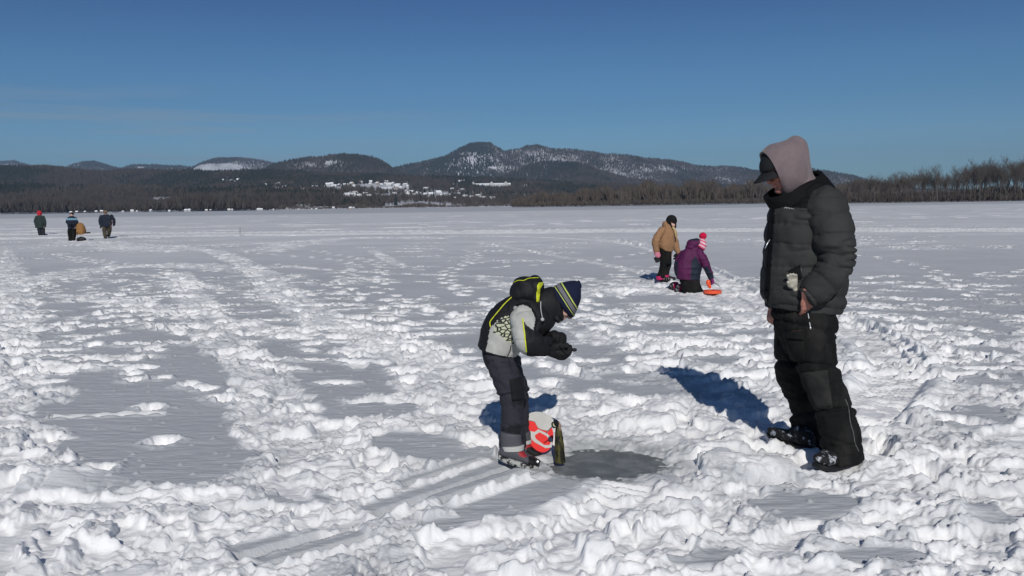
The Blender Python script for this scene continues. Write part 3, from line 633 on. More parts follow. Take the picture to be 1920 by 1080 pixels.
# skyline of the right-hand wood (photo px, height above the ice in px)
SK = [(1540, 40), (1600, 46), (1612, 54), (1640, 56), (1660, 52), (1700, 58), (1750, 62), (1790, 60), (1810, 64), (1830, 72), (1860, 76), (1920, 78), (2050, 82), (2200, 84)]
n_ = 0
for i in range(165):
    f_ = (i + rt.random()) / 165; px_ = 1590 + (2130 - 1590) * f_ ** .95
    row = i % 3; Yd = 430 + row * 16 + rt.uniform(-6, 6)
    hp = np.interp(px_, [a for a, b in SK], [b for a, b in SK]) - 4
    h = (hp + 6) * Yd / FPX * rt.uniform(.80, 1.12)
    if px_ < 1660 and row == 2 and rt.random() < .5: continue
    kp = rt.randrange(6); zone = 'thin left end' if px_ < 1680 else 'left half' if px_ < 1750 else 'middle' if px_ < 1820 else 'tall right part' if px_ < 1900 else 'rightmost edge'
    place_tree(px_, Yd, h, kp, rt.uniform(0, 6.28), ('medium', 'slim', 'broad', 'dense', 'narrow upright', 'full')[kp] + "-crowned bare " + ('back-row ' if row == 2 else '') + "tree in the " + zone + " of the right-hand wood", "bare trees along the right shore")
place_tree(1757, 425, 74 * 425 / FPX, 2, 1.0, "tallest bare tree, its crown poking above its neighbours in the right-hand wood")
place_tree(1640, 424, 58 * 424 / FPX, 0, 2.2, "lone bare tree with an open crown at the left end of the right-hand wood")
# undergrowth at the wood's foot, and the brown thicket farther along the shore
def band(n, seed, px0, px1, y0, y1, hfun, name, k=12, low=0.0, wr=.3, mset=DEC, mi=None, dark=1):
    r = np.random.RandomState(seed); a = r.uniform(px0, px1, n); Yd = r.uniform(y0, y1, n)
    d0, d1 = ray(0, 380), ray(1920, 380); xs = np.array([ray(float(q), 380).x / ray(float(q), 380).y for q in np.linspace(px0, px1, 60)]); u = np.interp(a, np.linspace(px0, px1, 60), xs)
    hh = np.array([hfun(q) for q in a]) * Yd / FPX * r.uniform(.6, 1.05, n)
    o = brush_forest(name, u * Yd, Yd, np.zeros(n) + .05, hh, hh * wr, r, mset, r.choice(mi or [0, 1, 2], n), k=k, low=low); tag(o, kind='stuff'); return o
band(2600, 31, 1560, 2200, 420, 480, lambda q: 20, "brushwood", k=8, wr=.35)
DECB = [mat("thicket_tan", (.105, .088, .074), rough=.9), mat("thicket_red", (.085, .068, .057), rough=.9), mat("thicket_grey", (.075, .062, .055), rough=.9)]
band(500, 32, 1560, 2250, 470, 560, lambda q: np.interp(q, [a for a, b in SK], [b for a, b in SK]) * .42, "distant_wood", k=16, wr=.33, low=.05)
TH = [(930, 16), (1000, 30), (1060, 34), (1100, 38), (1150, 44), (1200, 48), (1260, 50), (1330, 50), (1400, 46), (1450, 44), (1500, 42), (1560, 44), (1600, 44), (1650, 44)]
band(3600, 33, 960, 1700, 640, 800, lambda q: np.interp(q, [a for a, b in TH], [b for a, b in TH]) * (.86 + .2 * math.sin(q * .11) * math.sin(q * .047 + 1)), "brown_thicket", k=14, wr=.3, low=.05, mset=DECB)
band(1500, 34, 960, 1700, 630, 650, lambda q: 14, "reeds_and_scrub", k=9, wr=.5, mset=DECB)
band(2600, 35, -120, 520, 1150, 1250, lambda q: 26 + 8 * math.sin(q * .021), "left_shore_wood", k=12, wr=.32, low=.05, mset=DEC)
band(900, 36, 520, 980, 1180, 1250, lambda q: 9 + 3 * math.sin(q * .05), "shore_scrub", k=9, wr=.5, mset=DECB)

# ------------------------------------------------------------------ houses of the town on the slope and along the shore
WALLS = [mat("clapboard_white", (.55, .55, .54), rough=.7), mat("clapboard_grey", (.42, .43, .45), rough=.7), mat("clapboard_tan", (.42, .34, .26), rough=.7), mat("clapboard_dark", (.16, .12, .11), rough=.7)]
ROOFS = mat("roof_snow", (.86, .87, .9), rough=.9); GLASS = mat("window_dark", (.03, .035, .045), rough=.2)
def house_mesh(w, d, h, rh, wall, wins=3, storeys=2):
    V = []; Fc = []; mi = []
    def box(x0, x1, y0, y1, z0, z1, m):
        k = len(V); V.extend([(x0, y0, z0), (x1, y0, z0), (x1, y1, z0), (x0, y1, z0), (x0, y0, z1), (x1, y0, z1), (x1, y1, z1), (x0, y1, z1)])
        for f in ((0, 1, 5, 4), (1, 2, 6, 5), (2, 3, 7, 6), (3, 0, 4, 7), (4, 5, 6, 7), (3, 2, 1, 0)): Fc.append(tuple(k + q for q in f)); mi.append(m)
    box(-w / 2, w / 2, -d / 2, d / 2, -3, h, 0)
    k = len(V); e = .5; V.extend([(-w / 2, -d / 2, h), (-w / 2, d / 2, h), (-w / 2, 0, h + rh), (w / 2, -d / 2, h), (w / 2, d / 2, h), (w / 2, 0, h + rh)]); Fc.append((k, k + 2, k + 1)); Fc.append((k + 3, k + 4, k + 5)); mi += [0, 0]
    for sy in (-1, 1):      # two thick snowy roof slopes
        k = len(V); yy = sy * (d / 2 + e); zz = h - e * rh / (d / 2)
        V.extend([(-w / 2 - e, yy, zz), (w / 2 + e, yy, zz), (w / 2 + e, 0, h + rh), (-w / 2 - e, 0, h + rh), (-w / 2 - e, yy, zz + .5), (w / 2 + e, yy, zz + .5), (w / 2 + e, 0, h + rh + .5), (-w / 2 - e, 0, h + rh + .5)])
        for f in ((0, 1, 5, 4), (1, 2, 6, 5), (2, 3, 7, 6), (3, 0, 4, 7), (4, 5, 6, 7), (3, 2, 1, 0)): Fc.append(tuple(k + q for q in f)); mi.append(1)
    for s_ in range(storeys):
        for i in range(wins):
            xc = -w / 2 + w * (i + .5) / wins; z0 = 1 + s_ * 2.8; box(xc - .5, xc + .5, -d / 2 - .06, -d / 2 + .01, z0, z0 + 1.4, 2)
    box(w * .2, w * .2 + .8, -.4, .4, h, h + rh + 1.4, 0)
    me = bpy.data.meshes.new("house"); me.from_pydata(V, [], Fc); me.polygons.foreach_set('material_index', mi)
    for m in (WALLS[wall], ROOFS, GLASS): me.materials.append(m)
    return me
HM = [house_mesh(11, 9, 6, 4, 0), house_mesh(14, 9, 5, 3.5, 0, 4), house_mesh(9, 8, 6.5, 4, 1), house_mesh(12, 9, 5, 4, 2), house_mesh(16, 10, 6, 3.5, 0, 5), house_mesh(10, 9, 5.5, 4, 3)]
def terrain_hit(px_, py_):
    d = ray(px_, py_); u = d.x / d.y; e = d.z / d.y; yy = np.geomspace(SHORE_L + 15, 8500, 900); zz = gridval(HZ, np.full(900, u), yy); el = (zz - CAM_H) / yy
    k = np.nonzero(el >= e)[0]; return (u * yy[k[0]], yy[k[0]], zz[k[0]]) if len(k) else None
rh = random.Random(3)
WHERE = ['in the leftmost cluster of the hillside town', 'high on the left of the hillside town', 'in the middle of the hillside town', 'low on the left of the hillside town', 'at the top edge of the open snowfield by the shore', 'right of centre in the hillside town', 'low near the shore below the town', 'right of the snowfield by the shore', 'right of the long hotel above the town', 'at the left fringe of the hillside town', 'on the wooded slope below the bare white hill', 'alone on the slope left of the town']
LAB = ["white two-storey house with a snowy gable roof in the hillside town", "long white house with a snowy roof in the hillside town", "grey narrow house with a snowy roof in the hillside town", "tan house with a snowy gable roof in the hillside town", "large white house with a snowy roof in the hillside town", "dark brown house with a snowy roof in the hillside town"]
def place_house(px_, py_, k, label, group, sc=1.0, rz=None):
    t = terrain_hit(px_, py_)
    if not t: return
    o = bpy.data.objects.new("house", HM[k]); COL.objects.link(o); o.location = (t[0], t[1], t[2] + .3); label = label.replace('two-storey house with a snowy gable roof', 'gabled house') if len(label.split()) > 16 else label; label = label.replace('two-storey house with a snowy gable roof', 'gabled house').replace('with a snowy roof ', '').replace('with a snowy gable roof ', '') if len(label.split()) > 16 else label; o.rotation_euler = (0, 0, rh.uniform(-.7, .7) if rz is None else rz); o.scale = (sc,) * 3
    tag(o, label, "house", group)
for ci, (cx, cy, rx, ry, n) in enumerate([(625, 350, 26, 6, 10), (700, 347, 45, 5, 16), (742, 353, 38, 8, 16), (655, 368, 24, 7, 8), (790, 368, 45, 6, 14), (835, 355, 30, 7, 10), (690, 372, 30, 6, 6), (880, 372, 34, 6, 8), (990, 353, 14, 3, 4), (590, 362, 20, 8, 4), (430, 342, 20, 4, 3), (530, 352, 20, 5, 4)]):
    for _ in range(n):
        k = rh.choice([0, 0, 1, 1, 4, 2, 3, 5]); place_house(cx + rh.gauss(0, rx * .8), cy + rh.gauss(0, ry * .7), k, LAB[k].replace('in the hillside town', WHERE[ci]), "houses of the hillside town", rh.uniform(.55, 1.0))
LS = [l.replace("in the hillside town", "on the left lake shore below the woods") for l in LAB]
for i in range(26):
    px_ = 95 + 560 * (i + 2.2 * rh.random()) / 26; k = rh.choice([0, 1, 2, 3, 5, 5]); b_ = 401.5 - px_ * .0148 - 3.0
    d = ray(px_, b_); Yd = rh.uniform(1130, 1148); o = bpy.data.objects.new("house", HM[k]); COL.objects.link(o); o.location = (d.x / d.y * Yd, Yd, .1); o.rotation_euler = (0, 0, rh.uniform(-.5, .5)); s_ = rh.uniform(.16, .36); o.scale = (s_,) * 3
    tag(o, LS[k].replace("on the left lake shore below the woods", "on the shore behind the distant people" if px_ < 240 else "on the shore left of the stick" if px_ < 450 else "on the shore below the town"), "house", "houses along the left shore")
# the long pale building with gables above the town
for px_, py_, sc, rz in [(866, 345.5, 1.2, 0)]: place_house(px_, py_, 4, "pale building with a snowy roof at the left end of the long hotel above the town", None, sc, rz)
t = terrain_hit(918, 351)
if t:
    V = []; 
    hm = house_mesh(118, 14, 6, 3.5, 0, 30, 2)
    o = link("long_building", hm, None, None, smooth=False); o.location = (t[0], t[1], t[2] + 1); tag(o, "very long white building with rows of windows and a snowy roof above the town", "building")
    for dx in (-46, 6, 46):
        gme = house_mesh(14, 13, 8, 6, 0, 3, 3); g_ = bpy.data.objects.new("gable_wing", gme); COL.objects.link(g_); g_.parent = o; g_.location = (dx, -3, 0); g_.rotation_euler = (0, 0, math.pi / 2)
t = terrain_hit(922, 318)
if t:
    o = link("long_building", house_mesh(60, 12, 5, 3, 0, 14, 1), None, None, smooth=False); o.location = (t[0], t[1], t[2] + 2); tag(o, "low long white building alone on the wooded mountain slope", "building")

# ------------------------------------------------------------------ cold clear air: one even volume round everything under the sky
me = bpy.data.meshes.new("haze"); x0, x1, y0, y1, z0, z1 = -12600, 12600, -160, 13200, -9.0, 760
me.from_pydata([(x0, y0, z0), (x1, y0, z0), (x1, y1, z0), (x0, y1, z0), (x0, y0, z1), (x1, y0, z1), (x1, y1, z1), (x0, y1, z1)], [], [(0, 3, 2, 1), (4, 5, 6, 7), (0, 1, 5, 4), (1, 2, 6, 5), (2, 3, 7, 6), (3, 0, 4, 7)])
hm_ = bpy.data.materials.new("haze_air"); hm_.use_nodes = True; nt = hm_.node_tree; nt.nodes.remove(nt.nodes["Principled BSDF"]); pv = nt.nodes.new("ShaderNodeVolumePrincipled")
pv.inputs['Color'].default_value = (.55, .72, .97, 1); pv.inputs['Density'].default_value = 7e-5; pv.inputs['Anisotropy'].default_value = 0.0
nt.links.new(pv.outputs[0], nt.nodes["Material Output"].inputs['Volume'])
hz = link("haze", me, None, hm_, smooth=False); tag(hz, kind='stuff')
# ------------------------------------------------------------------ figure modelling tools
YAX = Vector((0, 1, 0))
def crom(rows, n):
    rows = [tuple(float(v) for v in r) for r in rows]; out = []; m = len(rows) - 1
    for k in range(n + 1):
        t = k / n * m; i = min(int(t), m - 1); t -= i
        a, b, c, d = rows[max(i - 1, 0)], rows[i], rows[i + 1], rows[min(i + 2, m)]
        out.append(tuple(0.5 * ((2 * q) + (-p + r) * t + (2 * p - 5 * q + 4 * r - s) * t * t + (-p + 3 * q - 3 * r + s) * t ** 3) for p, q, r, s in zip(a, b, c, d)))
    return out
class Soup:
    def __init__(s): s.V = []; s.F = []; s.T = []
    def rings(s, rings, caps=(True, True), ts=None):
        k0 = len(s.V); n = len(rings[0])
        for i, R_ in enumerate(rings): s.V.extend(R_); s.T.extend([ts[i] if ts else 0.0] * n)
        for i in range(len(rings) - 1):
            a = k0 + i * n; b = a + n
            for k in range(n): s.F.append((a + k, a + (k + 1) % n, b + (k + 1) % n, b + k))
        if caps[0]: s.F.append(tuple(k0 + k for k in reversed(range(n))))
        if caps[1]: s.F.append(tuple(k0 + (len(rings) - 1) * n + k for k in range(n)))
    def frames(s, cs, seg, caps, pw=2.0):
        """cs: list of (centre, half vector a, half vector b, t); rounded ends"""
        def ring(c, a, b): 
            out = []
            for k in range(seg):
                an = 2 * math.pi * k / seg; ca, sa = math.cos(an), math.sin(an)
                if pw != 2.0: ca = math.copysign(abs(ca) ** (2 / pw), ca); sa = math.copysign(abs(sa) ** (2 / pw), sa)
                out.append(c + a * ca + b * sa)
            return out
        rs = []; ts = []
        if caps[0]:
            c, a, b, t = cs[0]; d = (cs[0][0] - cs[1][0]); d = d.normalized() * min(a.length, b.length) * caps[0]
            for q in (.15, .4, .65, .85, .96): 
                r_ = math.sqrt(1 - (1 - q) ** 2); rs.append(ring(c + d * (1 - q), a * r_, b * r_)); ts.append(t)
        for c, a, b, t in cs: rs.append(ring(c, a, b)); ts.append(t)
        if caps[1]:
            c, a, b, t = cs[-1]; d = (cs[-1][0] - cs[-2][0]); d = d.normalized() * min(a.length, b.length) * caps[1]
            for q in (.96, .85, .65, .4, .15):
                r_ = math.sqrt(1 - (1 - q) ** 2); rs.append(ring(c + d * (1 - q), a * r_, b * r_)); ts.append(t)
        s.rings(rs, (bool(caps[0]) or caps[0] == 0, bool(caps[1]) or caps[1] == 0), ts)
    def el(s, rows, n=24, seg=24, caps=(.5, .5), pw=2.0, tilt=0.0, tz=0.0):
        """rows: (Ax, Ay, Bx, By, Y, depth_half_px): the two silhouette edges of each slice in photo pixels"""
        cs = []
        for i, (ax, ay, bx, by, Yc, rb) in enumerate(crom(rows, n)):
            A = P(ax, ay, Yc); B = P(bx, by, Yc); cs.append(((A + B) / 2, (B - A) / 2, (YAX + Vector((tilt, 0, tz))) * (rb * Yc / FPX), i / n))
        s.frames(cs, seg, caps, pw)
    def tube(s, pts, n=16, seg=12, caps=(1, 1)):
        """pts: (px, py, Y, r_px[, rdepth_px])"""
        pts = [tuple(p) + ((p[3],) if len(p) == 4 else ()) for p in pts]
        s.tubew([(*P(a, b, Yc), r * Yc / FPX, r2 * Yc / FPX) for a, b, Yc, r, r2 in pts], n, seg, caps)
    def tubew(s, pts, n=16, seg=12, caps=(1, 1)):
        pts = [tuple(p) + ((p[3],) if len(p) == 4 else ()) for p in pts]
        q = crom(pts, n); cs = []; pa = None
        for i, p in enumerate(q):
            c = Vector(p[:3]); t = Vector(q[min(i + 1, n)][:3]) - Vector(q[max(i - 1, 0)][:3]); t.normalize()
            if pa is None:
                a = t.cross(YAX); a = a if a.length > .3 else t.cross(Vector((0, 0, 1)))
            else: a = pa - t * pa.dot(t)
            a.normalize(); pa = a; b = a.cross(t)
            cs.append((c, a * p[3], b * p[4], i / n))
        s.frames(cs, seg, caps)
    def ell(s, c, ax, n=14, seg=18):
        c = Vector(c); ax = [Vector(a) for a in ax]
        rs = [[c + ax[2] * math.cos(th) + (ax[0] * math.cos(ph) + ax[1] * math.sin(ph)) * math.sin(th) for ph in [2 * math.pi * k / seg for k in range(seg)]] for th in [math.pi * (i + .35) / (n + .7) for i in range(n + 1)]]
        s.rings(rs)
    def ball(s, px_, py_, Yc, rx, ry=None, rd=None):
        k = Yc / FPX; ry = ry or rx; rd = rd or rx
        s.ell(P(px_, py_, Yc), ((rx * k, 0, 0), (0, rd * k, 0), (0, 0, ry * k)))
    def mesh(s, name):
        me = bpy.data.meshes.new(name); me.from_pydata([tuple(v) for v in s.V], [], s.F)
        bm = bmesh.new(); bm.from_mesh(me); bmesh.ops.recalc_face_normals(bm, faces=bm.faces); bm.to_mesh(me); bm.free(); return me
def co_no(me):
    n = len(me.vertices); co = np.empty(n * 3, np.float32); no = np.empty(n * 3, np.float32)
    me.vertices.foreach_get('co', co); me.vertices.foreach_get('normal', no); return co.reshape(-1, 3).astype(float), no.reshape(-1, 3).astype(float)
def set_co(me, co): me.vertices.foreach_set('co', co.astype(np.float32).ravel()); me.update()
def fused(name, soup, voxel, smooth=4, sf=0.5):
    me = soup.mesh(name + "_src"); o = bpy.data.objects.new("tmp", me); COL.objects.link(o)
    m = o.modifiers.new("r", 'REMESH'); m.mode = 'VOXEL'; m.voxel_size = voxel
    if smooth: m = o.modifiers.new("s", 'SMOOTH'); m.iterations = smooth; m.factor = sf
    dg = bpy.context.evaluated_depsgraph_get(); out = bpy.data.meshes.new_from_object(o.evaluated_get(dg)); out.name = name
    bpy.data.objects.remove(o); bpy.data.meshes.remove(me); return out
def in_poly(px_, py_, poly):
    r = np.zeros(len(px_), bool); n = len(poly)
    for i in range(n):
        (x1, y1), (x2, y2) = poly[i], poly[(i + 1) % n]
        c = ((y1 > py_) != (y2 > py_)) & (px_ < (x2 - x1) * (py_ - y1) / ((y2 - y1) or 1e-9) + x1); r ^= c
    return r
def paint(me, areas, base=0):
    """areas: (material index, polygon or function(px,py,co)) -> cloth panels by face"""
    n = len(me.polygons); c = np.empty(n * 3, np.float32); me.polygons.foreach_get('center', c); c = c.reshape(-1, 3).astype(float)
    a, b = projpx(c); mi = np.full(n, base, np.int32)
    for m, q in areas: mi[(q(a, b, c) if callable(q) else in_poly(a, b, q))] = m
    me.polygons.foreach_set('material_index', mi)
def wrinkle(me, amp, sc=(9, 9, 16), seed=0, fine=.35, dirv=None):
    co, no = co_no(me); s_ = np.array(sc)
    w = vn3(co * s_ * .5, 1, seed) * .04
    a = 1 - np.abs(vn3((co + w[:, None]) * s_, 1, seed + 1)) * 2.2; b = 1 - np.abs(vn3((co + w[:, None]) * s_ * 2.3, 1, seed + 2)) * 2.2
    set_co(me, co + no * (amp * (a * .7 + fine * b))[:, None])
def solidify(o, th):
    m = o.modifiers.new("thickness", 'SOLIDIFY'); m.thickness = th; m.offset = -1
def bvh(o):
    dg = bpy.context.evaluated_depsgraph_get(); mw = o.matrix_world if False else None
    w = Matrix.Identity(4); q = o
    while q is not None: w = q.matrix_basis @ w; q = q.parent
    return BVHTree.FromPolygons([w @ v.co for v in o.data.vertices], [tuple(p.vertices) for p in o.data.polygons])
def on(tree, px_, py_, lift=.002, fallback=5.0):
    d = ray(px_, py_).normalized(); h = tree.ray_cast(Vector((0, 0, CAM_H)), d)
    return h[0] + h[1] * lift if h[0] is not None else P(px_, py_, fallback)
def strip(name, tree, pts, r, m, parent, lift=.001, n=None, flat=1.0):
    q = crom(pts, n or 6 * (len(pts) - 1)); w = [on(tree, a, b, lift) for a, b in q]
    # drop jumps
    s = Soup(); s.tubew([(*v, r, r * flat) for v in w], len(w) * 2, 8, (1, 1)); me = s.mesh(name); return link(name, me, parent, m)

def head(s, c, f, u, k=1.0, neck=None):
    """adult head (k scales it) centred at c, looking along f, crown along u"""
    f = Vector(f).normalized(); u = Vector(u); u = (u - f * u.dot(f)).normalized(); r = f.cross(u)
    def L(a, b, d): return Vector(c) + (f * a + r * b + u * d) * k
    def E(a, b, d, ra, rb, rd): s.ell(L(a, b, d), (f * ra * k, r * rb * k, u * rd * k))
    E(-.015, 0, .035, .098, .076, .092); E(.030, 0, -.035, .060, .058, .075); E(.070, 0, -.092, .026, .032, .022)
    E(.060, 0, .025, .035, .058, .05); E(.083, 0, .034, .014, .046, .010)
    for q in (-1, 1): E(.068, q * .034, -.022, .022, .022, .022); E(-.01, q * .078, -.01, .022, .010, .032)
    s.tubew([(*L(.088, 0, .026), .009 * k), (*L(.104, 0, .004), .010 * k), (*L(.116, 0, -.018), .012 * k), (*L(.104, 0, -.026), .012 * k)], 10, 10)
    for q in (-1, 1): E(.103, q * .012, -.024, .009, .007, .007)
    E(.090, 0, -.050, .010, .024, .006); E(.088, 0, -.062, .010, .020, .007)
    if neck is not None: s.tubew([(*L(-.02, 0, -.03), .055 * k), (*L(-.025, 0, -.09), .055 * k), (*Vector(neck), .062 * k)], 10, 16)
    return L
def hand(s, w, d, n, side=1, k=1.0, curl=.5, spread=.12, thick=1.0, thumb=.6):
    """wrist point w, direction d towards the knuckles, palm normal n (fingers curl to n); thumb on 'side'"""
    d = Vector(d).normalized(); n = Vector(n); n = (n - d * n.dot(d)).normalized(); t = d.cross(n) * side; w = Vector(w)
    L = lambda a, b, c: w + (d * a + t * b + n * c) * k
    s.ell(L(.045, 0, 0), (d * .052 * k, t * .041 * k, n * .017 * k * thick)); s.ell(L(.072, 0, -.002), (d * .022 * k, t * .042 * k, n * .015 * k * thick))
    s.tubew([(*L(-.03, 0, 0), .026 * k, .022 * k), (*L(.02, 0, 0), .030 * k, .020 * k)], 4, 12)
    for i, (b, ln) in enumerate(((.031, .072), (.0105, .080), (-.0105, .075), (-.030, .058))):
        p = L(.082, b, 0); dd = (d + t * spread * (1.5 - i) * .5).normalized(); pts = [(*(p - dd * .02 * k), .0095 * k * thick)]
        pts.append((*p, .0095 * k * thick)); ang = 0
        for j, (fr, cu) in enumerate(((.42, .55), (.33, .9), (.25, .6))):
            ang += curl * cu * (1 + .12 * i); v = dd * math.cos(ang) + n * math.sin(ang); p = p + v * ln * fr * k; pts.append((*p, (.0092 - .0008 * j) * k * thick))
        s.tubew(pts, 14, 10)
    p = L(.018, .026, .004); v = (d * .62 + t * .72 + n * (.25 + thumb * .4)).normalized(); v2 = (d * .9 + t * .2 + n * thumb).normalized()
    s.tubew([(*p, .014 * k * thick), (*(p + v * .032 * k), .012 * k * thick), (*(p + v * .032 * k + v2 * .03 * k), .0105 * k * thick), (*(p + v * .032 * k + v2 * .054 * k), .009 * k * thick)], 12, 10)
def part(name, me, m, parent, **kw): return link(name, me, parent, m, **kw)
def soupfn(fn): s = Soup(); fn(s); return s
# ------------------------------------------------------------------ the man in the puffer jacket
SKIN = mat("skin_ruddy", (.46, .20, .15), rough=.55, var=.12, vscale=30, bump=.1, bscale=200)
SKINP = mat("skin_pale", (.60, .36, .28), rough=.55)
CHAR = mat("nylon_charcoal", (.036, .036, .035), rough=.78, bump=.12, bscale=300, var=.10, vscale=9, spec=.22)
BLKN = mat("nylon_black", (.0065, .0065, .007), rough=.8, bump=.12, bscale=300, spec=.15)
TROU = mat("snow_trouser_black", (.0085, .0085, .0085), rough=.85, bump=.3, bscale=260, col2=(.026, .025, .023), vscale=7, v0=.48, v1=.72, spec=.15, stretch=(1, 1, .35))
RUB = mat("boot_rubber_black", (.012, .012, .013), rough=.6, bump=.2, bscale=90, spec=.3)
SNOWY = mat("boot_snow_dusted", (.015, .015, .016), rough=.8, col2=(.50, .52, .55), vscale=30, v0=.55, v1=.66, detail=6)
HOODM = mat("sweatshirt_mauve", (.185, .142, .146), rough=.95, bump=.3, bscale=260, var=.08, vscale=12, sheen=.2)
CAPM = mat("cap_black", (.012, .013, .015), rough=.8, bump=.25, bscale=320)
STEEL = mat("zip_metal", (.55, .55, .55), rough=.35, metal=.8)
GREYL = mat("reflective_piping", (.45, .45, .45), rough=.5)
YM = 4.93
mg = G(1540, 860)
man = empty("person", (mg.x, mg.y, 0), "man in a charcoal puffer jacket, mauve hood and black cap looking down, hand in pocket", "person")
s = Soup()
hc = P(1468, 320, YM)
Lh = head(s, hc, (-.86, -.30, -.42), (-.40, -.08, .9), 1.0, neck=P(1500, 372, YM))
s.el([(1455, 575, 1555, 580, YM, 50), (1445, 520, 1565, 525, YM, 54), (1455, 450, 1565, 455, YM, 54), (1465, 400, 1560, 395, YM, 56), (1475, 378, 1540, 362, YM, 36)], 16, 20)
s.tube([(1515, 590, YM - .08, 34), (1530, 690, 4.80, 27), (1562, 770, 4.73, 22), (1580, 850, 4.68, 18)], 14, 14)
s.tube([(1497, 590, YM + .10, 34), (1490, 690, 5.06, 24), (1514, 770, 5.13, 18), (1512, 835, 5.17, 18)], 14, 14)
s.tube([(1542, 392, YM - .14, 18), (1560, 430, 4.74, 18), (1568, 480, 4.71, 17), (1540, 520, 4.69, 15), (1514, 550, 4.685, 9.5)], 16, 12)
s.tube([(1500, 385, YM + .2, 24), (1490, 450, 5.14, 20), (1470, 520, 5.12, 16), (1450, 572, 5.08, 11)], 16, 12)
hand(s, P(1512, 555, 4.685), P(1515, 600, 4.775) - P(1512, 555, 4.685), (-.2, .97, 0), side=1, k=1.0, curl=.3, thick=1.1, thumb=1.0)
hand(s, P(1450, 572, 5.06), P(1443, 612, 5.04) - P(1450, 572, 5.06), (.9, .3, .1), side=1, k=1.0, curl=1.0, thumb=.5)
me = fused("body", s, .0048, 3)
part("body", me, SKIN, man)
for q in (-1, 1):
    e = Soup(); e.ell(Lh(.083, q * .032, .010), (Vector((.011, 0, 0)), Vector((0, .011, 0)), Vector((0, 0, .011))))
    part("eye", e.mesh("eye"), mat("eye_dark", (.03, .02, .015), rough=.2), man)
# trousers
s = Soup()
s.el([(1450, 560, 1562, 566, YM, 52), (1451, 590, 1566, 592, YM, 54), (1453, 612, 1566, 614, YM, 54), (1470, 650, 1552, 655, YM, 44)], 14, 28)
s.el([(1468, 585, 1566, 585, 4.86, 40), (1472, 620, 1566, 618, 4.84, 40), (1478, 650, 1564, 655, 4.82, 40), (1497, 690, 1569, 688, 4.80, 37), (1504, 715, 1577, 708, 4.78, 36), (1518, 745, 1589, 738, 4.75, 34), (1531, 780, 1600, 770, 4.72, 34), (1539, 815, 1611, 806, 4.70, 35), (1541, 868, 1617, 856, 4.69, 36)], 40, 32, caps=(.5, .12))
s.el([(1452, 590, 1530, 590, 5.02, 38), (1454, 640, 1525, 640, 5.04, 37), (1455, 680, 1524, 680, 5.06, 36), (1457, 708, 1526, 708, 5.08, 34), (1470, 738, 1532, 735, 5.11, 32), (1483, 765, 1543, 765, 5.13, 31), (1484, 800, 1548, 800, 5.15, 32), (1480, 828, 1550, 828, 5.17, 33), (1480, 862, 1553, 860, 5.17, 37)], 36, 32, caps=(.5, .12))
me = fused("trousers", s, .0065, 2)
co, no = co_no(me); a, b = projpx(co)
# bunched folds: at the knee, under the hip pocket and over the boot
def fold(py0, slope, x0, amp, w_): return amp * np.exp(-((b - py0 - slope * (a - x0)) / w_) ** 2)
dsp = -fold(682, .10, 1520, .013, 4) + fold(692, .08, 1520, .008, 6) - fold(768, -.12, 1560, .014, 3.5) + fold(776, -.12, 1560, .008, 5) - fold(620, .25, 1540, .009, 4) + fold(607, .2, 1545, .008, 6) - fold(838, -.1, 1570, .008, 4) - fold(726, -.35, 1540, .006, 4) - fold(806, .3, 1500, .008, 4)
set_co(me, co + no * dsp[:, None]); wrinkle(me, .0075, (13, 13, 20), 3)
trou = part("trousers", me, TROU, man); tt = bvh(trou)
# pocket flap, knee patch, zip and piping
def panel(name, tree, poly, m, parent, th=.004, lift=.002, nsub=7):
    """cloth panel laid on the surface: px polygon (4 corners) sampled into a grid"""
    (x0, y0), (x1, y1), (x2, y2), (x3, y3) = poly; V = []; n = nsub
    for i in range(n + 1):
        for j in range(n + 1):
            u_, v_ = i / n, j / n; V.append(on(tree, (x0 * (1 - u_) + x1 * u_) * (1 - v_) + (x3 * (1 - u_) + x2 * u_) * v_, (y0 * (1 - u_) + y1 * u_) * (1 - v_) + (y3 * (1 - u_) + y2 * u_) * v_, lift + th))
    F_ = [(i * (n + 1) + j, (i + 1) * (n + 1) + j, (i + 1) * (n + 1) + j + 1, i * (n + 1) + j + 1) for i in range(n) for j in range(n)]
    me = bpy.data.meshes.new(name); me.from_pydata(V, [], F_); o = link(name, me, parent, m)
    sm = o.modifiers.new("t", 'SOLIDIFY'); sm.thickness = th; sm.offset = 0; return o
panel("cargo_pocket", tt, [(1476, 640), (1508, 640), (1510, 677), (1482, 676)], TROU, trou)
panel("pocket_flap", tt, [(1469, 621), (1509, 623), (1508, 638), (1472, 634)], TROU, trou, lift=.006)
panel("knee_patch", tt, [(1501, 698), (1551, 694), (1561, 764), (1532, 771)], mat("knee_patch_worn", (.012, .012, .012), rough=.9, bump=.4, bscale=200, col2=(.028, .027, .025), vscale=10), trou, th=.003)
strip("piping", tt, [(1585, 749), (1591, 765), (1594, 790), (1600, 812), (1603, 830), (1610, 846)], .0014, mat('piping_dim', (.2, .2, .2), rough=.6), trou, n=40)
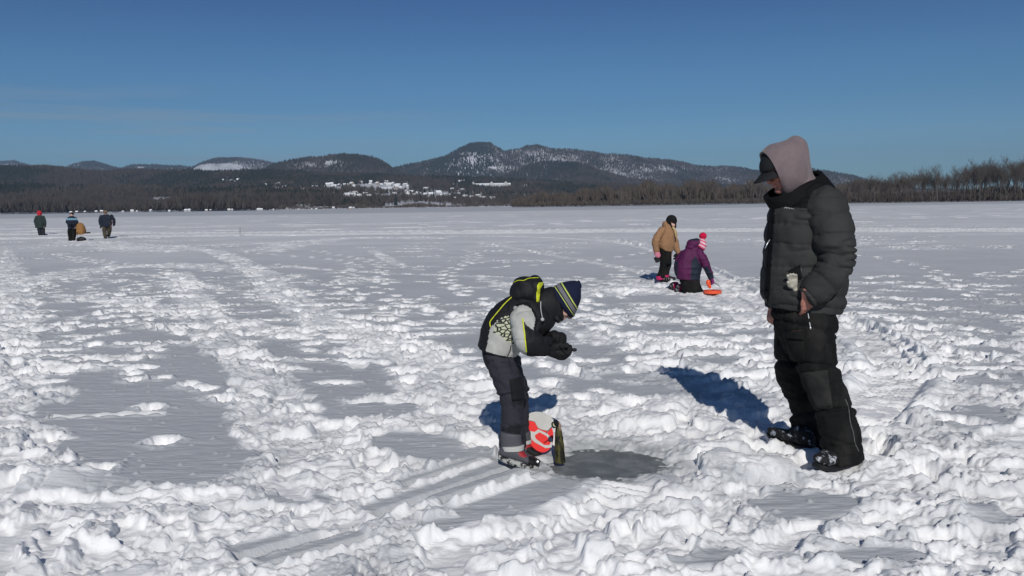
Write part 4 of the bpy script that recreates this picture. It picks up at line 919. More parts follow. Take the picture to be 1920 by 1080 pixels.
def text_on(name, txt, tree, px_, py_, px2, py2, hgt, m, parent, lift=.002):
    c = bpy.data.curves.new(name, 'FONT'); c.body = txt; c.size = 1; c.extrude = .01; o = bpy.data.objects.new(name, c); COL.objects.link(o)
    dg = bpy.context.evaluated_depsgraph_get(); me = bpy.data.meshes.new_from_object(o.evaluated_get(dg)); bpy.data.objects.remove(o)
    xs = [v.co.x for v in me.vertices]; w_ = max(xs) - min(xs); x0 = min(xs); hh = max(v.co.y for v in me.vertices)
    for v in me.vertices:
        t_ = (v.co.x - x0) / w_; v_ = v.co.y / hh; p = on(tree, px_ + (px2 - px_) * t_, py_ + (py2 - py_) * t_ - v_ * hgt, lift + (.001 if v.co.z > 0 else 0)); v.co = p
    me.name = name; return link(name, me, parent, m, smooth=False)
w_ = [on(tt, 1486 + 18 * t_, 622 - 1 * t_ - 1.8 * abs(math.sin(t_ * 14)), .009) for t_ in [k / 40 for k in range(41)]]
s = Soup(); s.tubew([(*v, .0010) for v in w_], 60, 5); part("pocket_embroidery", s.mesh("pocket_embroidery"), mat("embroidery_brown", (.10, .06, .04), rough=.8), trou)
z_ = on(tt, 1514, 585, .006); z2 = on(tt, 1519, 617, .010)
s = Soup(); s.tubew([(*z_, .003), (*((z_ + z2) / 2), .0035), (*z2, .0035)], 8, 8); s.ell(z2, (Vector((.006, 0, 0)), Vector((0, .004, 0)), Vector((0, 0, .008))))
part("zip_pull", s.mesh("zip_pull"), STEEL, trou)
# jacket
SEAMS = [386, 421, 459, 503, 548, 574]
def puff(b, seams, amp):
    sm = np.array([seams[0] - 60] + seams + [seams[-1] + 30], float); i = np.clip(np.searchsorted(sm, b) - 1, 0, len(sm) - 2); ph = (b - sm[i]) / (sm[i + 1] - sm[i])
    return amp * (np.abs(np.sin(np.pi * np.clip(ph, 0, 1))) ** .55), ph
s = Soup()
s.el([(1438, 571, 1573, 584, YM, 60), (1432, 555, 1580, 566, YM, 66), (1430, 530, 1583, 540, YM, 68), (1431, 505, 1583, 515, YM, 68), (1436, 480, 1582, 485, YM, 67), (1438, 455, 1582, 458, YM, 67), (1440, 430, 1581, 428, YM, 68), (1445, 405, 1580, 398, YM, 68), (1451, 390, 1574, 372, YM, 63), (1458, 380, 1560, 350, YM, 50), (1466, 372, 1540, 334, YM, 38)], 130, 120, caps=(.08, .3), pw=2.3)
me = s.mesh("jacket"); co, no = co_no(me); a, b = projpx(co)
bb = b - .07 * (a - 1500); pf, ph = puff(bb, SEAMS, .011)
pk = np.exp(-(np.minimum(ph, 1 - ph) / .16) ** 2); thn = np.arctan2(co[:, 1] - YM, co[:, 0] - P(1505, 500, YM).x)
set_co(me, co + no * (pf - .004 + pk * .006 * vn2(thn * 22, bb * .06, 91) + .009 * vn3(co * np.array((8, 8, 13)), 1, 7) + .004 * vn3(co * 24, 1, 8) - .013 * (1 - np.abs(vn3(co * np.array((6, 6, 19)), 1, 14)) * 4).clip(0, 1) * sstep(1440, 1500, a))[:, None])
paint(me, [(1, lambda a, b, c: (b - .07 * (a - 1500) < 390)), (1, lambda a, b, c: (a < 1452 + (b - 400) * -.06) & (b < 560) & (c[:, 1] < YM + .05) & (a > 1441 + (b - 400) * -.06))])
jac = part("jacket", me, [CHAR, BLKN], man)
s = Soup()
s.el([(1518, 366, 1562, 352, 4.80, 26), (1512, 385, 1582, 374, 4.77, 35), (1513, 405, 1589, 396, 4.75, 37), (1518, 428, 1595, 425, 4.73, 37), (1526, 452, 1599, 452, 4.71, 36), (1534, 472, 1600, 482, 4.70, 36), (1537, 486, 1592, 512, 4.69, 35), (1528, 500, 1574, 540, 4.69, 33), (1514, 520, 1548, 562, 4.70, 29), (1504, 540, 1529, 570, 4.70, 24), (1501, 546, 1523, 573, 4.695, 20)], 130, 80, caps=(.6, .15), pw=2.2)
T = np.array(s.T); me = s.mesh("sleeve"); co, no = co_no(me)
ST = [0.0, .20, .355, .50, .62, .74, .90, 1.0]
i = np.clip(np.searchsorted(ST, T) - 1, 0, len(ST) - 2); ST = np.array(ST); ph = np.clip((T - ST[i]) / (ST[i + 1] - ST[i]), 0, 1)
pk = np.exp(-(np.minimum(ph, 1 - ph) / .2) ** 2); fold_ = np.exp(-((T - .52) / .16) ** 2)
set_co(me, co + no * (.011 * np.abs(np.sin(np.pi * ph)) ** .5 - .003 + pk * .006 * vn3(co * np.array((30, 30, 12)), 1, 9) + .007 * vn3(co * np.array((10, 10, 14)), 1, 10) - (.25 + fold_) * .015 * (1 - np.abs(vn3(co * np.array((8, 8, 26)), 1, 11)) * 3).clip(0, 1))[:, None])
sl = part("sleeve", me, CHAR, jac); st_ = bvh(sl)
s = Soup(); s.el([(1478, 385, 1530, 370, 5.12, 26), (1465, 440, 1520, 440, 5.18, 30), (1450, 500, 1505, 505, 5.16, 28), (1440, 550, 1480, 555, 5.10, 22), (1438, 572, 1466, 574, 5.07, 17)], 70, 40, caps=(.6, .15))
me = s.mesh("sleeve"); co, no = co_no(me); set_co(me, co + no * (.012 * np.abs(np.sin(co[:, 2] * 26)) ** .6)[:, None]); part("sleeve", me, CHAR, jac)
# collar: standing ring, open at the front throat
s = Soup(); s.el([(1451, 396, 1560, 352, YM, 46), (1446, 388, 1552, 342, YM, 42), (1441, 379, 1545, 332, YM, 38), (1436, 370, 1536, 323, YM, 36)], 22, 60, caps=(0, 0), tz=.20)
s.F = [f for f in s.F if len(f) == 4]
me = s.mesh("collar"); wrinkle(me, .004, (14, 14, 14), 12); c_ = part("collar", me, BLKN, jac); m_ = c_.modifiers.new("t", 'SOLIDIFY'); m_.thickness = .024; m_.offset = 0
m_ = c_.modifiers.new("b", 'BEVEL'); m_.width = .009; m_.segments = 3; m_.limit_method = 'ANGLE'
jt = bvh(jac)
strip("zip", jt, [(1447, 400), (1443, 440), (1439, 470), (1437, 500), (1436, 540), (1440, 568)], .003, BLKN, jac, n=50)
s = Soup(); s.tube([(1443, 450, YM - .14, 1.2), (1438, 458, YM - .15, 1.4), (1435, 465, YM - .15, 1.2)], 6, 6); part("zip_pull", s.mesh("zip_pull"), STEEL, jac)
# chest script: a small flowing mark
w_ = [on(jt, 1471 + 18 * t_, 391 + 2 * t_ - 2.6 * abs(math.sin(t_ * 12)) * (1 - .5 * t_), .002) for t_ in [k / 40 for k in range(41)]]
s = Soup(); s.tubew([(*v, .0011) for v in w_], 60, 5); part("chest_embroidery", s.mesh("chest_embroidery"), mat("thread_white", (.7, .7, .7)), jac)
# hand-warmer pocket, gaping, with a pale work glove stuffed in
panel("pocket_lining", jt, [(1478, 506), (1501, 496), (1504, 522), (1484, 536)], mat("pocket_lining_black", (.004, .004, .004), rough=.9), jac, th=.003, lift=.001)
strip("pocket_edge", jt, [(1476, 508), (1488, 501), (1500, 494)], .006, CHAR, jac, n=14); strip("pocket_edge", jt, [(1479, 535), (1492, 528), (1505, 524)], .006, CHAR, jac, n=14)
strip("pocket_zip", jt, [(1501, 500), (1502, 506), (1502, 512)], .0022, STEEL, jac, n=12)
gp = on(jt, 1484, 522, .006)
s = Soup(); hand(s, on(jt, 1490, 538, .0), Vector((-.30, -.12, 1)), Vector((-.2, -1, 0)), side=-1, k=.52, curl=.3, spread=.25, thick=2.1)
me = fused("work_glove", s, .0022, 2); g_ = link("work_glove", me, None, mat("work_glove_leather", (.46, .43, .36), rough=.9, bump=.4, bscale=150, var=.15, vscale=50)); tag(g_, "pale canvas work glove sticking out of the side pocket of the puffer jacket", "glove")
# hood
s = Soup()
s.el([(1429, 286, 1465, 362, YM, 33), (1438, 277, 1472, 366, YM, 36), (1450, 271, 1484, 364, YM, 38), (1464, 267, 1498, 356, YM, 39), (1477, 263, 1508, 345, YM, 37), (1488, 256, 1513, 334, YM, 30), (1498, 259, 1516, 322, YM, 25), (1505, 269, 1514, 312, YM, 19), (1509, 284, 1512, 302, YM, 11)], 46, 56, caps=(0, .5), pw=2.15)
s.F = [f for f in s.F if len(f) == 4 or f[0] > 60]
me = s.mesh("hood"); wrinkle(me, .010, (5, 5, 6), 21, fine=.25); ho = part("hood", me, HOODM, man)
m_ = ho.modifiers.new("t", 'SOLIDIFY'); m_.thickness = .010; m_.offset = 0
s = Soup(); s.el([(1478, 340, 1519, 309, YM, 26), (1472, 352, 1521, 320, YM, 30), (1464, 368, 1526, 330, YM, 35), (1456, 384, 1538, 345, YM, 40)], 10, 40, caps=(.4, .4), tz=.15); me = s.mesh("hood_neck"); part("hood_neck", me, HOODM, ho)
# cap
s = Soup(); up = Vector((-.42, -.08, .9)).normalized(); fw = Vector((-.86, -.3, -.42)).normalized(); fw = (fw - up * fw.dot(up)).normalized(); rt_ = fw.cross(up)
cc = Lh(.0, 0, .045)
rs = []
for i in range(12):
    th = i / 11 * math.pi / 2; z0 = math.sin(th); r0 = math.cos(th) ** .8
    rs.append([cc + up * (.088 * z0) + (fw * .122 * math.cos(q) + rt_ * .092 * math.sin(q)) * max(r0, .02) for q in [2 * math.pi * k / 40 for k in range(40)]])
s.rings(rs, (False, True)); me = s.mesh("cap"); cp = part("cap", me, CAPM, man); m_ = cp.modifiers.new("t", 'SOLIDIFY'); m_.thickness = .005; m_.offset = 1
V = []; F_ = []; nb, nc = 20, 8
for j in range(nc + 1):
    for i in range(nb + 1):
        q = math.radians(-62 + 124 * i / nb); e_ = j / nc; rad = .118 + .082 * e_ * math.cos(q * .9) ** .6
        V.append(cc + fw * (rad * math.cos(q)) + rt_ * (.092 * math.sin(q) * (1 + .05 * e_)) - up * (.002 + .028 * e_ + .9 * (.092 * math.sin(q)) ** 2 * 3.0))
F_ = [(j * (nb + 1) + i, j * (nb + 1) + i + 1, (j + 1) * (nb + 1) + i + 1, (j + 1) * (nb + 1) + i) for j in range(nc) for i in range(nb)]
me = bpy.data.meshes.new("brim"); me.from_pydata(V, [], F_); br = part("brim", me, CAPM, cp); m_ = br.modifiers.new("t", 'SOLIDIFY'); m_.thickness = .006; m_.offset = 0
# boots
def boot(heel, toe, k, m, sole_m, parent, h=.14, shaft=None, name="boot", zs=0.0):
    """winter boot along the ground from heel to toe (world points)"""
    d = (toe - heel); Lb = d.length; d.normalize(); t = Vector((-d.y, d.x, 0)).normalized(); z = Vector((0, 0, 1)); s = Soup(); cs = []
    for q, w_, hh, lift in [(0, .030, .075, .012), (.10, .040, .12, .004), (.25, .042, .13, 0), (.42, .042, .115, 0), (.58, .046, .085, 0), (.75, .050, .070, .004), (.9, .045, .055, .012), (1.0, .028, .038, .024)]:
        hh *= k; cs.append((q, w_ * k, hh, lift))
    fr = crom(cs, 26); s.frames([(heel + d * (Lb * q) + z * (lift + zs + .022 * k + hh / 2), z * (hh / 2), t * w_, q) for q, w_, hh, lift in fr], 24, (.6, .6), pw=2.5)
    a0 = heel + d * (Lb * .22) + z * (.07 * k + zs); s.tubew([(*a0, .052 * k), (*(a0 + z * h * k), .055 * k)], 6, 20)
    me = fused(name, s, .005 if k > .6 else .008, 3); wrinkle(me, .003, (20, 20, 20), 31); b_ = part(name, me, m, parent)
    s = Soup(); s.frames([(heel + d * (Lb * (q * 1.04 - .02)) + z * (lift + zs + .012 * k), z * (.014 * k), t * w_ * 1.04, q) for q, w_, hh, lift in fr], 24, (.6, .6), pw=4)
    part("sole", s.mesh("sole"), sole_m, b_); return b_
zn = .005
h1 = G(1608, 868, zn); t1 = G(1530, 887, zn)
boot(h1, h1 + (t1 - h1).normalized() * .335, 1.1, SNOWY, RUB, man, h=.10, zs=zn)
h2 = G(1522, 846, zn); t2 = G(1440, 824, zn)
boot(h2, h2 + (t2 - h2).normalized() * .31, 0.86, SNOWY, RUB, man, h=.04, zs=zn)
# ------------------------------------------------------------------ the child bent over the fishing rod
YK = 4.92
BLK = mat("jacket_black", (.010, .010, .012), rough=.7, bump=.2, bscale=260, spec=.3)
LGR = mat("jacket_pale_grey", (.44, .435, .405), rough=.75, bump=.15, bscale=260, var=.06, vscale=14)
YEL = mat("piping_lime", (.62, .66, .03), rough=.6)
def print_mat():
    m = bpy.data.materials.new("jacket_print"); m.use_nodes = True; n = m.node_tree.nodes; l = m.node_tree.links; b = n["Principled BSDF"]
    t = n.new("ShaderNodeTexCoord"); mp = n.new("ShaderNodeMapping"); mp.inputs['Rotation'].default_value = (0, .6, 0); mp.inputs['Scale'].default_value = (1.0, .25, 1.7); l.new(t.outputs['Object'], mp.inputs[0])
    v = n.new("ShaderNodeTexVoronoi"); v.feature = 'DISTANCE_TO_EDGE'; v.inputs['Scale'].default_value = 30; l.new(mp.outputs[0], v.inputs['Vector'])
    v2 = n.new("ShaderNodeTexVoronoi"); v2.inputs['Scale'].default_value = 30; l.new(mp.outputs[0], v2.inputs['Vector'])
    r = n.new("ShaderNodeMapRange"); r.inputs[1].default_value = .10; r.inputs[2].default_value = .15; l.new(v.outputs['Distance'], r.inputs[0])
    mx = n.new("ShaderNodeMix"); mx.data_type = 'RGBA'; mx.inputs['A'].default_value = (.012, .012, .012, 1); mx.inputs['B'].default_value = (.50, .52, .36, 1); l.new(r.outputs[0], mx.inputs['Factor']); l.new(mx.outputs['Result'], b.inputs['Base Color']); b.inputs['Roughness'].default_value = .75; return m
PRT = print_mat()
kg = G(975, 862)
kid = empty("person", (kg.x, kg.y, 0), "child in a black and pale grey ski jacket and striped beanie bent over the ice", "person")
s = Soup()
hck = P(1052, 569, YK); 
Lk = head(s, hck, (.66, -.10, -.74), (.78, 0, .62), .84, neck=P(1018, 584, YK))
s.el([(916, 645, 955, 655, YK, 24), (918, 615, 982, 640, YK, 34), (942, 580, 1008, 622, YK, 36), (972, 565, 1022, 605, YK, 36), (1000, 565, 1030, 592, YK, 20)], 14, 20)
s.tube([(942, 675, 4.88, 20), (952, 720, 4.87, 17), (962, 770, 4.86, 14), (965, 835, 4.84, 12)], 12, 12)
s.tube([(948, 675, 5.0, 19), (970, 720, 5.05, 14), (975, 770, 5.07, 14), (978, 830, 5.06, 12)], 12, 12)
s.tube([(980, 590, YK - .14, 15), (978, 630, 4.72, 13), (988, 648, 4.69, 11), (1015, 648, 4.72, 8), (1030, 650, 4.76, 6)], 14, 10)
s.tube([(990, 590, YK + .15, 15), (1000, 622, 5.06, 9), (1015, 638, 5.0, 7), (1028, 638, 4.93, 6)], 14, 10)
me = fused("body", s, .0045, 3); part("body", me, SKINP, kid)
for q in (-1, 1):
    e = Soup(); e.ell(Lk(.083, q * .032, .010), (Vector((.009, 0, 0)), Vector((0, .009, 0)), Vector((0, 0, .009)))); part("eye", e.mesh("eye"), mat("eye_dark", (.03, .02, .015)), kid)
KT = mat("ski_trouser_slate", (.030, .030, .040), rough=.85, bump=.3, bscale=240, col2=(.011, .011, .014), vscale=9, v0=.52, v1=.60, detail=5)
s = Soup()
s.el([(903, 652, 968, 666, YK, 44), (908, 675, 975, 682, YK, 45), (918, 700, 978, 702, YK, 42), (928, 715, 978, 718, YK, 34)], 12, 28)
s.el([(907, 668, 962, 680, 4.86, 30), (916, 695, 972, 696, 4.86, 31), (926, 720, 982, 722, 4.86, 30), (936, 745, 984, 745, 4.86, 27), (940, 775, 981, 775, 4.86, 25), (939, 800, 983, 800, 4.86, 26), (936, 836, 986, 837, 4.86, 28)], 34, 30, caps=(.5, .1))
s.el([(935, 668, 976, 672, 5.02, 28), (945, 695, 980, 697, 5.04, 28), (956, 722, 990, 725, 5.06, 26), (960, 752, 991, 752, 5.07, 24), (960, 785, 991, 785, 5.07, 24), (958, 828, 993, 828, 5.07, 25)], 30, 28, caps=(.5, .1))
me = fused("trousers", s, .006, 2); co, no = co_no(me); a, b = projpx(co)
for y0, am, w_ in [(735, .006, 3), (741, -.007, 3), (760, -.004, 4), (806, -.004, 3), (690, -.004, 4)]: co = co + no * (am * np.exp(-((b - y0 + .15 * (a - 950)) / w_) ** 2))[:, None]
set_co(me, co); wrinkle(me, .005, (15, 15, 24), 41); kt = part("trousers", me, KT, kid)
panel("knee_patch", bvh(kt), [(955, 712), (983, 706), (986, 748), (960, 752)], mat("knee_patch_black", (.009, .009, .011), rough=.8, bump=.3, bscale=200), kt, th=.003)
# jacket
s = Soup()
s.el([(895, 648, 966, 670, YK, 46), (899, 630, 972, 662, YK, 49), (905, 606, 984, 648, YK, 51), (917, 586, 1002, 637, YK, 52), (934, 568, 1020, 628, YK, 52), (955, 556, 1034, 617, YK, 50), (976, 549, 1041, 606, YK, 44), (998, 548, 1043, 598, YK, 32)], 110, 110, caps=(.06, .4), pw=2.2)
me = s.mesh("jacket"); co, no = co_no(me)
set_co(me, co + no * (.005 * vn3(co * 12, 1, 50) - .005 * (1 - np.abs(vn3(co * np.array((16, 10, 16)), 1, 51)) * 3).clip(0, 1) + .002 * vn3(co * 35, 1, 52))[:, None])
LIGHT = [(919, 615), (934, 600), (941, 596), (962, 590), (985, 600), (990, 640), (972, 672), (960, 670), (936, 666), (911, 659)]
PRINT = [(930, 604), (945, 594), (965, 590), (972, 640), (962, 646), (950, 640), (938, 628), (925, 624)]
paint(me, [(1, LIGHT), (2, PRINT)])
kj = part("jacket", me, [BLK, LGR, PRT], kid); kt_ = bvh(kj)
strip("piping", kt_, [(961, 556), (946, 570), (936, 582), (926, 594), (919, 604), (920, 613)], .0032, YEL, kj, n=50, flat=.8)
strip("side_zip", kt_, [(958, 648), (956, 658), (952, 667)], .003, BLK, kj, n=16)
s = Soup()
s.el([(962, 580, 995, 573, 4.78, 18), (956, 595, 1006, 590, 4.74, 25), (957, 612, 1009, 608, 4.71, 26), (959, 628, 1011, 620, 4.69, 26), (964, 646, 1013, 625, 4.67, 25), (974, 661, 1017, 628, 4.67, 24), (990, 668, 1022, 629, 4.68, 22), (1008, 668, 1029, 630, 4.70, 20), (1024, 668, 1036, 633, 4.73, 18)], 100, 80, caps=(.7, .2), pw=2.1)
me = s.mesh("sleeve"); co, no = co_no(me); set_co(me, co + no * (.004 * vn3(co * 14, 1, 53) - .006 * (1 - np.abs(vn3(co * np.array((13, 10, 20)), 1, 54)) * 3).clip(0, 1) + .0015 * vn3(co * 40, 1, 55))[:, None])
paint(me, [(1, [(950, 592), (960, 575), (985, 572), (996, 579), (1004, 597), (1000, 619), (990, 612), (983, 604), (981, 600), (984, 625), (988, 672), (972, 672), (955, 640)])])
ksl = part("sleeve", me, [BLK, LGR], kj); kst = bvh(ksl)
strip("piping", kst, [(980, 597), (981, 608), (983, 622), (985, 640), (987, 660)], .0038, YEL, ksl, n=40, flat=.6)
s = Soup(); s.el([(975, 585, 1015, 585, 5.05, 22), (985, 610, 1022, 612, 5.06, 22), (1000, 635, 1030, 620, 5.02, 18), (1020, 655, 1036, 628, 4.95, 15)], 40, 30, caps=(.6, .2)); part("sleeve", s.mesh("sleeve"), BLK, kj)
# raised collar and stuffed hood on the back
s = Soup(); s.el([(1005, 548, 1020, 600, YK, 32), (1020, 541, 1028, 604, YK, 32), (1034, 538, 1042, 603, YK, 30), (1042, 545, 1052, 601, YK, 27)], 26, 50, caps=(.5, .35), pw=2.2)
me = s.mesh("collar"); wrinkle(me, .004, (16, 16, 16), 61); part("collar", me, BLK, kj)
s = Soup(); s.tube([(1040, 592, YK - .06, 6), (1046, 600, YK - .07, 5), (1046, 605, YK - .07, 2)], 8, 8, caps=(.5, .3)); part("collar_tab", s.mesh("collar_tab"), BLK, kj)
s = Soup(); s.ball(990, 545, YK + .01, 29, 26, 42); s.ball(975, 548, YK, 20, 20, 34); s.ball(1003, 537, YK, 17, 22, 38); s.ball(985, 530, YK, 22, 12, 34); s.ball(1004, 556, YK, 14, 20, 36)
me = fused("hood", s, .005, 6); wrinkle(me, .005, (11, 11, 11), 63)
paint(me, [(1, [(1007, 536), (1010, 530), (1018, 529), (1018, 533), (1013, 542), (1011, 567), (1005, 566)])])
kh = part("hood", me, [BLK, YEL], kj); kht = bvh(kh)
strip("piping", kht, [(963, 530), (972, 526), (982, 526), (992, 522), (1010, 521)], .0035, YEL, kh, n=36, flat=.7)
s = Soup(); s.tube([(1014, 566, YK - .16, 1.0), (1014, 580, YK - .17, 1.0), (1017, 597, YK - .17, 1.0)], 10, 6); part("drawcord", s.mesh("drawcord"), GREYL, kj)
s = Soup(); s.ball(1017, 599, YK - .17, 3.6, 3.6, 2.5); part("toggle", s.mesh("toggle"), GREYL, kj)
s = Soup(); s.tube([(1010, 606, 4.70, 6), (1006, 616, 4.68, 6.5), (1004, 627, 4.67, 5)], 8, 10); part("strap", s.mesh("strap"), BLK, kj)
# beanie
s = Soup(); s.el([(1034, 543, 1071, 595, YK, 26), (1040, 537, 1076, 592, YK, 28.5), (1048, 532, 1080, 584, YK, 29), (1057, 529, 1084, 574, YK, 28), (1067, 527, 1088, 563, YK, 25), (1076, 526, 1089, 551, YK, 19), (1083, 527, 1089, 541, YK, 11)], 70, 60, caps=(.15, .7), pw=2.1)
T = np.array(s.T); me = s.mesh("beanie"); fi_t = np.array([T[list(p.vertices)].mean() for p in me.polygons])
NAVY = mat("knit_navy", (.008, .012, .040), rough=.9, bump=.5, bscale=220, stretch=(1, 1, 1)); KG = mat("knit_grey", (.17, .17, .18), rough=.9, bump=.4, bscale=220); KY = mat("knit_lime", (.52, .60, .12), rough=.9)
mi = np.zeros(len(fi_t), np.int32); mi[(fi_t > .15) & (fi_t < .19)] = 2; mi[(fi_t > .235) & (fi_t < .36)] = 1; mi[(fi_t > .405) & (fi_t < .445)] = 2
co, no = co_no(me); set_co(me, co + no * (.003 * vn3(co * 16, 1, 66) + .0012 * np.sin(np.arctan2((co - np.array(hck))[:, 1], (co - np.array(hck))[:, 2]) * 60))[:, None])
me.polygons.foreach_set('material_index', mi); part("beanie", me, [NAVY, KG, KY], kid)
# gloves: thick ski gloves closed on the rod
GLV = mat("glove_black", (.009, .009, .010), rough=.75, bump=.3, bscale=160)
def glove(w, d, n_, side, k, vox=.0045, m=GLV, parent=kid, curl=1.0, cuff=.04, thick=1.9):
    s = Soup(); hand(s, w, d, n_, side=side, k=k, curl=curl, spread=.3, thick=thick, thumb=.5)
    d = Vector(d).normalized(); w = Vector(w); s.tubew([(*(w - d * .05 * k), cuff * k * 1.05), (*(w - d * .01 * k), cuff * k), (*(w + d * .03 * k), cuff * k * .9)], 6, 18); s.ell(w + d * .05 * k, (d * .05 * k, Vector(n_).normalized() * .032 * k, d.cross(Vector(n_)).normalized() * .045 * k))
    me = fused("glove", s, vox, 2); wrinkle(me, .0015, (30, 30, 30), 71); return part("glove", me, m, parent)
w1 = P(1026, 636, 4.90); glove(w1, P(1047, 624, 4.84) - w1, (.25, -.55, -.8), 1, .92)
w2 = P(1029, 654, 4.74); glove(w2, P(1050, 665, 4.73) - w2, (.3, .5, .75), 1, .98)
s = Soup(); rp0 = P(1040, 645, 4.78); rp1 = P(1064, 650, 4.60); rp2 = P(1077, 656, 4.56)
s.tubew([(*P(1028, 638, 4.84), .007), (*rp0, .007), (*P(1054, 646, 4.70), .005)], 6, 8)
rod = empty("fishing_rod", rp0, "short black ice fishing rod with a knobbed tip in the bending child's gloved hands", "fishing rod")
part("handle", s.mesh("handle"), RUB, rod)
s = Soup(); s.tubew([(*P(1050, 643, 4.64), .0038), (*rp1, .0030), (*rp2, .0026)], 6, 6); part("rod_blank", s.mesh("rod_blank"), mat("rod_dark", (.03, .03, .03), rough=.4), rod)
s = Soup(); s.ell(rp2, (Vector((.014, 0, 0)), Vector((0, .010, 0)), Vector((0, 0, .010)))); part("tip", s.mesh("tip"), RUB, rod)
# ski boots
BGR = mat("ski_boot_grey", (.085, .085, .095), rough=.6); BRED = mat("ski_boot_red", (.36, .03, .035), rough=.5); BST = mat("strap_pale", (.50, .49, .46), rough=.6); SOLEW = mat("boot_sole_mottled", (.40, .40, .38), rough=.7, col2=(.015, .015, .015), vscale=34, v0=.5, v1=.54)
def skiboot(rows, shaft, Yb, strap, red, sole, toe, rd=18, parent=kid):
    s = Soup(); s.el(rows, 24, 28, caps=(.5, .6), pw=2.6); s.el(shaft, 10, 28, caps=(.3, .1), pw=2.4)
    me = fused("ski_boot", s, .004, 3); paint(me, [(1, red), (2, toe)]); b_ = part("ski_boot", me, [BGR, BRED, RUB], parent)
    s = Soup(); s.el(strap, 6, 30, caps=(.15, .15), pw=2.5); part("strap", s.mesh("strap"), BST, b_)
    s = Soup(); s.el(sole, 24, 24, caps=(.4, .6), pw=4); part("sole", s.mesh("sole"), SOLEW, b_); return b_
YB = 4.82
b_ = skiboot([(940, 838, 940, 853, YB, 14), (948, 832, 948, 857, YB, 17), (962, 832, 962, 861, YB, 18), (976, 840, 976, 865, YB, 19), (990, 852, 990, 869, YB, 19), (1002, 858, 1001, 872, YB, 17), (1009, 862, 1008, 872, YB, 12)],
        [(938, 812, 978, 814, YB, 17), (939, 830, 980, 832, YB, 17), (940, 844, 982, 848, YB, 17)], YB, [(941, 836, 983, 834, YB - .002, 21), (941, 842, 983, 841, YB - .002, 21)],
        [(970, 843), (978, 841), (989, 856), (983, 858), (974, 856)], [(937, 848, 936, 860, YB, 15), (950, 854, 949, 866, YB, 19), (965, 858, 964, 870, YB, 20), (980, 862, 979, 874, YB, 20), (995, 866, 994, 877, YB, 20), (1008, 869, 1007, 878, YB, 15)], [(991, 855), (1015, 855), (1015, 880), (991, 880)])
s = Soup(); s.tube([(1008, 866, YB - .05, 5.5), (1008, 866, YB - .02, 5.5)], 2, 18, caps=(.2, .2)); part("binding_lug", s.mesh("binding_lug"), RUB, b_); s = Soup(); s.tube([(1008, 866, YB - .062, 2.6), (1008, 866, YB - .05, 2.6)], 2, 12, caps=(.2, .2)); part("binding_pin", s.mesh("binding_pin"), STEEL, b_)
YB2 = 5.05
skiboot([(964, 830, 964, 848, YB2, 13), (975, 826, 975, 851, YB2, 16), (988, 828, 988, 852, YB2, 17), (1000, 838, 1000, 856, YB2, 17), (1009, 842, 1009, 857, YB2, 15), (1014, 846, 1014, 856, YB2, 10)],
        [(960, 808, 995, 810, YB2, 15), (960, 836, 996, 836, YB2, 15)], YB2, [(962, 826, 997, 824, YB2, 17), (962, 830, 997, 829, YB2, 17)],
        [(978, 825), (996, 828), (1000, 838), (990, 843), (980, 840)], [(962, 848, 962, 855, YB2, 14), (980, 850, 980, 858, YB2, 18), (1000, 852, 1000, 860, YB2, 18), (1013, 852, 1013, 859, YB2, 13)], [(988, 839), (1020, 836), (1020, 862), (984, 862)])

# ------------------------------------------------------------------ round red and white disc leaning in the snow, tapered stand with its reel
def Z6(q): return [(900 + a / 6.75, 740 + b / 6.75) for a, b in q]
YD = 5.08
dg_ = P(1013, 835, YD)
disc = empty("tip_up_disc", (dg_.x, dg_.y, 0), "round red and white plastic disc leaning in the snow behind the ski boots", "disc")
pn = Vector((.22, -.80, .55)).normalized(); pc = P(1012, 812, YD)
def plane_at(px_, py_, off):
    d = ray(px_, py_); o_ = Vector((0, 0, CAM_H)); return o_ + d * ((pc - o_).dot(pn) / d.dot(pn)) + pn * off
def slab(name, poly, off0, off1, m, parent):
    V = [plane_at(a, b, off0) for a, b in poly] + [plane_at(a, b, off1) for a, b in poly]; n = len(poly)
    F_ = [tuple(range(n))[::-1], tuple(range(n, 2 * n))] + [(i, (i + 1) % n, n + (i + 1) % n, n + i) for i in range(n)]
    me = bpy.data.meshes.new(name); me.from_pydata(V, [], F_); bm = bmesh.new(); bm.from_mesh(me); bmesh.ops.recalc_face_normals(bm, faces=bm.faces); bm.to_mesh(me); bm.free(); return link(name, me, parent, m, smooth=False)
PRED = mat("plastic_fluorescent_red", (.80, .035, .03), rough=.35, spec=.5); PWH = mat("plastic_white", (.55, .54, .50), rough=.45, var=.05)
ell_ = [(1012 + 30 * math.cos(q) * .86 - 37 * math.sin(q) * .0, 811 + 36 * math.sin(q) + 8 * math.cos(q)) for q in [2 * math.pi * k / 48 for k in range(48)]]
slab("disc_base", ell_, -.012, 0, PRED, disc)
slab("disc_dome", Z6([(590, 265), (640, 235), (700, 222), (760, 225), (820, 240), (880, 275), (925, 325), (915, 400), (850, 462), (780, 450), (730, 425), (690, 350), (640, 335), (595, 330)]), 0.001, .010, PWH, disc)
slab("hexagon_frame", Z6([(735, 440), (850, 495), (915, 570), (905, 670), (830, 680), (690, 605), (625, 535), (620, 460), (690, 475)]), .001, .004, PWH, disc)
slab("hexagon_panel", Z6([(750, 480), (840, 528), (890, 610), (880, 640), (810, 640), (705, 560), (690, 520)]), .0042, .006, PRED, disc)
OLV = mat("sleeve_olive_camo", (.075, .068, .018), rough=.6, col2=(.016, .015, .010), vscale=14, v0=.47, v1=.53, stretch=(3, 3, 1), detail=5)
YT = 4.86
tb = P(1050, 866, YT); tube = empty("rod_holder", tb, "dark olive tapered rod case standing upright on the slush with a small reel on top", "rod case")
